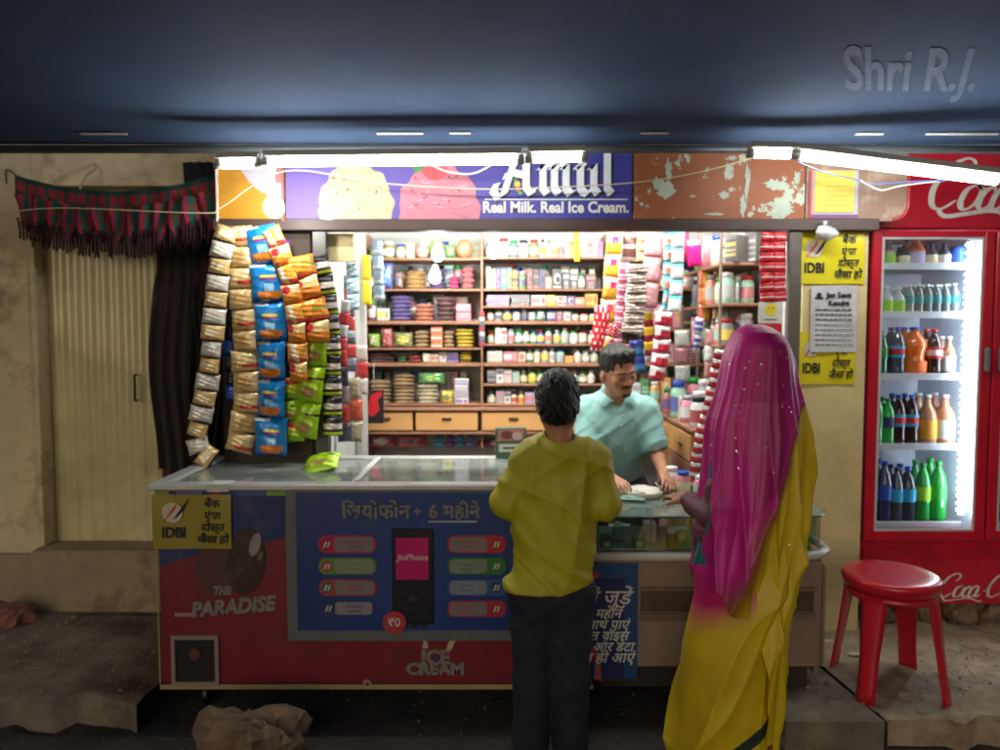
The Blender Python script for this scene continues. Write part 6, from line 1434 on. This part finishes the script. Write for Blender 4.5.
for q in (-1, 1):
    hp = PV + V3(q * .062, 0, -.03); kn = V3(hp[0] + q * .004, 2.60, .25); an = V3(hp[0] + q * .01, 2.63, -.05); legs.append((hp, kn, an))
    S.cap(hp, kn, .07, .05, .03); S.cap(kn, an, .048, .034, .02); S.cap(an + V3(0, -.02, -.03), an + V3(q * .012, .13, -.045), .028, .022, .02)
S.build('body', SKIN, bp, bo)
S = SDF(HC - .15, HC + .16, .0032)
S.ell(L_(0, -.012, .016), (.080, .094, .096), .01, A_); S.ell(L_(0, -.05, -.045), (.062, .045, .06), .03, A_); S.ell(L_(.01, .03, .085), (.05, .05, .03), .02, A_)
S.ell(L_(0, .105, -.04), (.085, .085, .09), .012, A_, sub=True); S.half(L_(0, -.02, -.088), -(A_[2] - A_[1] * .35))
for q in (-1, 1): S.ell(L_(q * .088, .0, -.04), (.02, .03, .034), .006, A_, sub=True)
S.disp(lambda X, Y, Z: .0025 * np.sin(190 * X + 40 * Z + 3 * np.sin(50 * Z)) * np.sin(60 * Y + 45 * Z) + .002 * np.sin(330 * X + 35 * Z + 4 * np.sin(60 * Z + 40 * X)))
S.build('hair', HAIR, bp, bo, sm=1)
S = SDF((bo[0] - .33, 2.35, .50), (bo[0] + .34, 3.0, 1.2), .0055)
zc = lambda py: Z_(py, 2.62)
S.ell(V3(X_(560, 2.6), 2.62, zc(490)), (.150, .105, .20), .05); S.ell(V3(X_(556, 2.6), 2.62, zc(545)), (.148, .112, .22), .06); S.ell(V3(X_(547, 2.6), 2.62, zc(588)), (.155, .122, .10), .05)
S.cap(S1, S2, .056, .056, .05); S.cap(NB + V3(0, 0, -.045), NB + V3(0, .01, .005), .085, .056, .03)
for a, b, w in ((S1, E1, W1), (S2, E2, W2)): S.cap(a, b, .054, .056, .03); S.cap(b, b + (w - b) * .55, .056, .048, .02)
x0 = bo[0]
def fold(X, Y, Z):
    x = X - x0; lowm = np.clip((.78 - Z) / .12, 0, 1)
    r = lambda p, e: (1 - np.abs(np.sin(p))) ** e
    f = -.016 * r(8.5 * (Z * .8 - x * 1.15) + 1.6 * np.sin(5 * x + 3 * Z) + .9, 2.2) * (1 - .6 * lowm)
    f = f - .010 * r(10 * (Z * .8 + x * 1.3) + 1.9 * np.sin(6 * Z - 4 * x) + .3, 2.6) * np.clip((Z - .72) / .15, 0, 1)
    f = f - .010 * r(26 * Z + 2.4 * np.sin(7 * x) + 6 * x, 2.) * lowm - .005 * r(19 * x + 3 * np.sin(9 * Z), 2.5)
    return f + .0015 * np.sin(70 * x + 50 * Z) + .005
S.disp(fold)
S.half(V3(0, 0, zc(588)), (.06, 0, -1)); S.cap(NB + V3(0, .0, -.02), NB + V3(0, 0, .09), .046, .06, .004, sub=True)
S.build('shirt', mat('olive_yellow_shirt', s(178, 170, 34), .55, var=.12, vscale=6, bump=.12, bscale=250), bp, bo)
S = SDF((bo[0] - .26, 2.4, -.12), (bo[0] + .26, 2.85, .72), .0065)
for hp, kn, an in legs: S.cap(hp, kn, .088, .068, .03); S.cap(kn, an + V3(0, 0, .0), .068, .062, .02)
S.ell(PV + V3(0, 0, -.02), (.142, .11, .11), .04)
S.disp(lambda X, Y, Z: -.008 * (1 - np.abs(np.sin(15 * Z + 12 * (X - x0) + 2 * np.sin(14 * X + 9 * Z)))) ** 2 + .0015 * np.sin(70 * Z - 50 * X))
S.build('trousers', mat('dark_navy_trousers', s(30, 32, 46), .8, var=.2, bump=.2, bscale=150), bp, bo)
S = SDF((bo[0] - .2, 2.5, -.125), (bo[0] + .2, 2.95, .02), .005)
for hp, kn, an in legs: S.cap(an + V3(0, -.02, -.045), an + V3(.0, .14, -.052), .036, .03, .02)
S.half(V3(0, 0, -.0), (0, 0, 1)); S.build('shoes', mat('dark_shoes', s(40, 36, 34), .6), bp, bo)

# ---- woman
WYc = 2.56
wo = V3(X_(748, WYc), WYc, -.12)
wp = thing('person', 'woman in a magenta veil and mustard yellow sari seen from behind', 'person', tuple(wo))
HC = A3(at(754, 356, WYc + .0)); NB = A3(at(757, 405, WYc)); PV = A3(at(745, 555, WYc + .02))
S1, S2 = A3(at(734, 432, WYc)), A3(at(788, 432, WYc)); E1 = A3(at(716, 518, WYc - .0)); W1 = A3(at(688, 500, WYc + .19)); E2 = A3(at(800, 505, WYc + .05)); W2 = E2 + V3(-.12, .2, .0)
S = SDF((wo[0] - .36, 2.3, -.13), (wo[0] + .3, 3.05, 1.52), .007)
wf = unit((-.35, .9, -.15))
L_, A_ = head(S, HC, wf, (0, .15, 1), .92)
S.cap(HC - V3(0, 0, .06), NB, .042, .045, .03); CH_ = (NB * .6 + PV * .4); S.ell(CH_, (.12, .09, .17), .05); S.cap(CH_, PV, .1, .125, .05); S.cap(S1, S2, .042, .042, .04)
for a, b, w in ((S1, E1, W1), (S2, E2, W2)): S.cap(a, b, .04, .034, .02); S.cap(b, w, .034, .023, .01)
hand(S, W1, (-.35, .85, .05), (.3, 0, -1), 1, .155, .6); hand(S, W2, (-.4, .8, 0), (0, 0, -1), -1, .155, .5)
for q in (-1, 1):
    hp = PV + V3(q * .075, 0, -.05); kn = V3(hp[0], WYc + .03, .36); an = V3(hp[0] - q * .01, WYc, -.04); S.cap(hp, kn, .085, .055, .04); S.cap(kn, an, .052, .034, .02); S.cap(an + V3(0, -.02, -.035), an + V3(-.03, .14, -.05), .03, .024, .02)
S.build('body', SKIN, wp, wo)
S = SDF((wo[0] - .34, 2.3, .75), (wo[0] + .26, 3.0, 1.3), .006)
S.ell(CH_, (.125, .09, .17), .05); S.cap(S1, S2, .05, .05, .04); S.cap(S1, E1, .048, .060, .03); S.cap(E1, E1 + (W1 - E1) * .8, .060, .046, .02)
S.disp(lambda X, Y, Z: .005 * np.sin(60 * Z + 40 * X) + .003 * np.sin(120 * X - 50 * Z + 40 * Y))
S.build('blouse', mat('maroon_blouse', s(106, 52, 68), .6, var=.3, vscale=22, bump=.25, bscale=140), wp, wo)
TB = [(324, 749, 761), (327, 741, 769), (333, 734, 779), (343, 729, 786), (360, 724, 792), (385, 720, 797), (405, 715, 803), (418, 711, 806), (430, 709, 810), (460, 708, 810), (500, 706, 807), (530, 703, 804), (560, 697, 801), (600, 693, 795), (620, 688, 792), (650, 681, 789), (700, 676, 785), (750, 676, 779), (806, 680, 772)]
def sil(py):
    for i in range(len(TB) - 1):
        if TB[i][0] <= py <= TB[i + 1][0]:
            f = (py - TB[i][0]) / (TB[i + 1][0] - TB[i][0]); return TB[i][1] * (1 - f) + TB[i + 1][1] * f, TB[i][2] * (1 - f) + TB[i + 1][2] * f
    return TB[-1][1:]
def ringp(py, th, off, foldf):
    l, r = sil(py); x0, x1 = X_(l, WYc), X_(r, WYc); cx = (x0 + x1) / 2; a = (x1 - x0) / 2
    b = min(a * 1.05, .11 + .0007 * max(0, py - 400)) ; b = min(b, .2)
    f = foldf(py, th, cx + a * math.cos(th)); k = 1 + (off + f) / max(a, .03)
    ex = 2.3; c_, s_ = math.cos(th), math.sin(th); rr = (abs(c_) ** ex + abs(s_) ** ex) ** (-1 / ex)
    a_ = a / 1.0
    return V3(cx + a_ * k * c_ * rr, WYc + .01 + b * k * s_ * rr, Z_(py, WYc))
def vf(py, th, x):
    g = min(1, max(0, (py - 340) / 170)); r = lambda p, e: (1 - abs(math.sin(p))) ** e
    w = 1.5 * r(3. * th + .9 * math.sin(py * .011) + .0045 * py, 2) + .95 * r(5.5 * th + 1.1 - .006 * py + .9 * math.sin(py * .017), 2.2) + .28 * r(10 * th + 2 + 1.2 * math.sin(py * .014), 1.8)
    return (.0004 + .0215 * g) * w - .006 - .021 * g
def sf(py, th, x):
    z = (806 - py) / 300; r = lambda p, e: (1 - abs(math.sin(p))) ** e; xx = x - wo[0]
    w = r(8.5 * (z * .60 - xx * 1.05 - .5 * xx * xx) + .5 * math.sin(2 * th + 3 * z), 2.) + .55 * r(13 * (z * .62 - xx * .8) + 1.3 + .9 * math.sin(5 * z), 2.4)
    rt = max(0, math.cos(th) - .35)
    return .032 * w * (1 - rt) + .02 * rt * r(9 * th + .6 * z, 2) - .026
MAG, MUS, TEAL = s(212, 32, 146), s(222, 190, 30), s(40, 110, 115)
def vbot(th):   # lower hem of the veil, long on the right
    c_ = math.cos(th); e = min(1, max(0, (c_ - .2) / .5)); e = e * e * (3 - 2 * e); return 596 + 50 * max(0, c_ + .3) + 95 * e - 60 * max(0, -c_ - .5) + 5 * math.sin(9 * th)
def vpt(u, v):
    th = 2 * math.pi * u; py = 324.3 + (vbot(th) - 324.3) * v ** 1.25; p = ringp(py, th, .006, vf) - wo
    if math.sin(th) > .55 and py > 350: p[1] += 0.0
    return tuple(p)
def vcol(u, v):
    th = 2 * math.pi * u; py = 324 + (vbot(th) - 324) * v ** 1.25; l, r = sil(py); px = (l + r) / 2 + (r - l) / 2 * math.cos(th)
    b = 1000 if py < 392 else 806 - (py - 392) * .36 if py < 450 else 785 - (py - 450) * .24
    b += 3 * math.sin(py * .07)
    k = 4 if py < 430 else 4 + (py - 430) * .11
    f = min(1, max(0, (px - (b - 2 * k)) / (2 * k))); DK = mixc(s(120, 34, 60), s(158, 112, 30), min(1, max(0, (py - 430) / 110)))  # DK band paints the dark of the fold into the cloth colour
    f = f * f * (3 - 2 * f)
    if f > 0: return mixc(DK, MUS, (f - .5) * 2) if f > .5 else mixc(MAG if py < 560 else mixc(MAG, s(120, 48, 60), min(1, (py - 560) / 50)), DK, f * 2)
    if math.sin(th) < 0 and px < l + 5 + 2 * math.sin(py * .09) and 462 < py < 560: return TEAL
    if py > 560: return mixc(MAG, s(120, 48, 60), min(1, (py - 560) / 50))
    return mixc(MAG, s(165, 20, 108), .5 + .5 * math.sin(px * .09 + py * .004))
VEIL = mat('veil_cloth', None, .42, var=.1, vscale=12, bump=.12, bscale=220)
m = MB(); m.grid(vpt, 230, 170, vcol, closeu=True); vl = m.build('veil', VEIL, wp)
def spt(u, v):
    th = 2 * math.pi * u; py = 520 + (803 - 520) * v; return tuple(ringp(py, th, -.002, sf) - wo)
def scol(u, v):
    th = 2 * math.pi * u; py = 520 + 283 * v; l, r = sil(py); px = (l + r) / 2 + (r - l) / 2 * math.cos(th)
    q = py + .62 * (px - 690)
    if px > 742 + 6 * math.sin(py * .1) and py < 610: return MUS
    if py < 566: return s(120, 62, 84) if math.sin(px * .5 + py * .3) > -.2 else s(82, 44, 62)
    if py < 604 + .5 * (705 - px) + 40 and px < 745: return mixc(s(205, 36, 112), MUS, min(1, max(0, (py - (596 + .5 * (705 - px))) / 26)))
    if 748 < q < 762: return s(46, 66, 50)
    if q > 775 and q < 779: return s(120, 60, 40)
    return MUS
m = MB(); m.grid(spt, 330, 240, scol, closeu=True); m.build('sari', mat('sari_cloth', None, .5, var=.12, vscale=10, bump=.12, bscale=200), wp)
rnd = random.Random(12); m = MB()
for k in range(64):
    u = rnd.uniform(.52, .98); v = rnd.uniform(.04, .8)
    if k < 24: u = rnd.choice([.56, .66, .80, .91]) + .012 * math.sin(9 * v) + rnd.uniform(-.006, .006)
    p = Vector(vpt(u, v)); q1 = Vector(vpt(u + .004, v)) - p; q2 = Vector(vpt(u, v + .004)) - p; n = q1.cross(q2).normalized()
    if n.y > 0: n = -n
    q1.normalize(); q2 = n.cross(q1); r1 = rnd.uniform(.002, .0045)
    c_ = p + n * .0025; m = MB(); m.add([c_ + q1 * r1 * 1.3, c_ + q2 * r1, c_ - q1 * r1 * 1.3, c_ - q2 * r1, c_ + n * .0012], [(0, 1, 4), (1, 2, 4), (2, 3, 4), (3, 0, 4)], s(230, 225, 225)); m.build('sequin', mat('sequin', None, .25, metal=.5), vl)
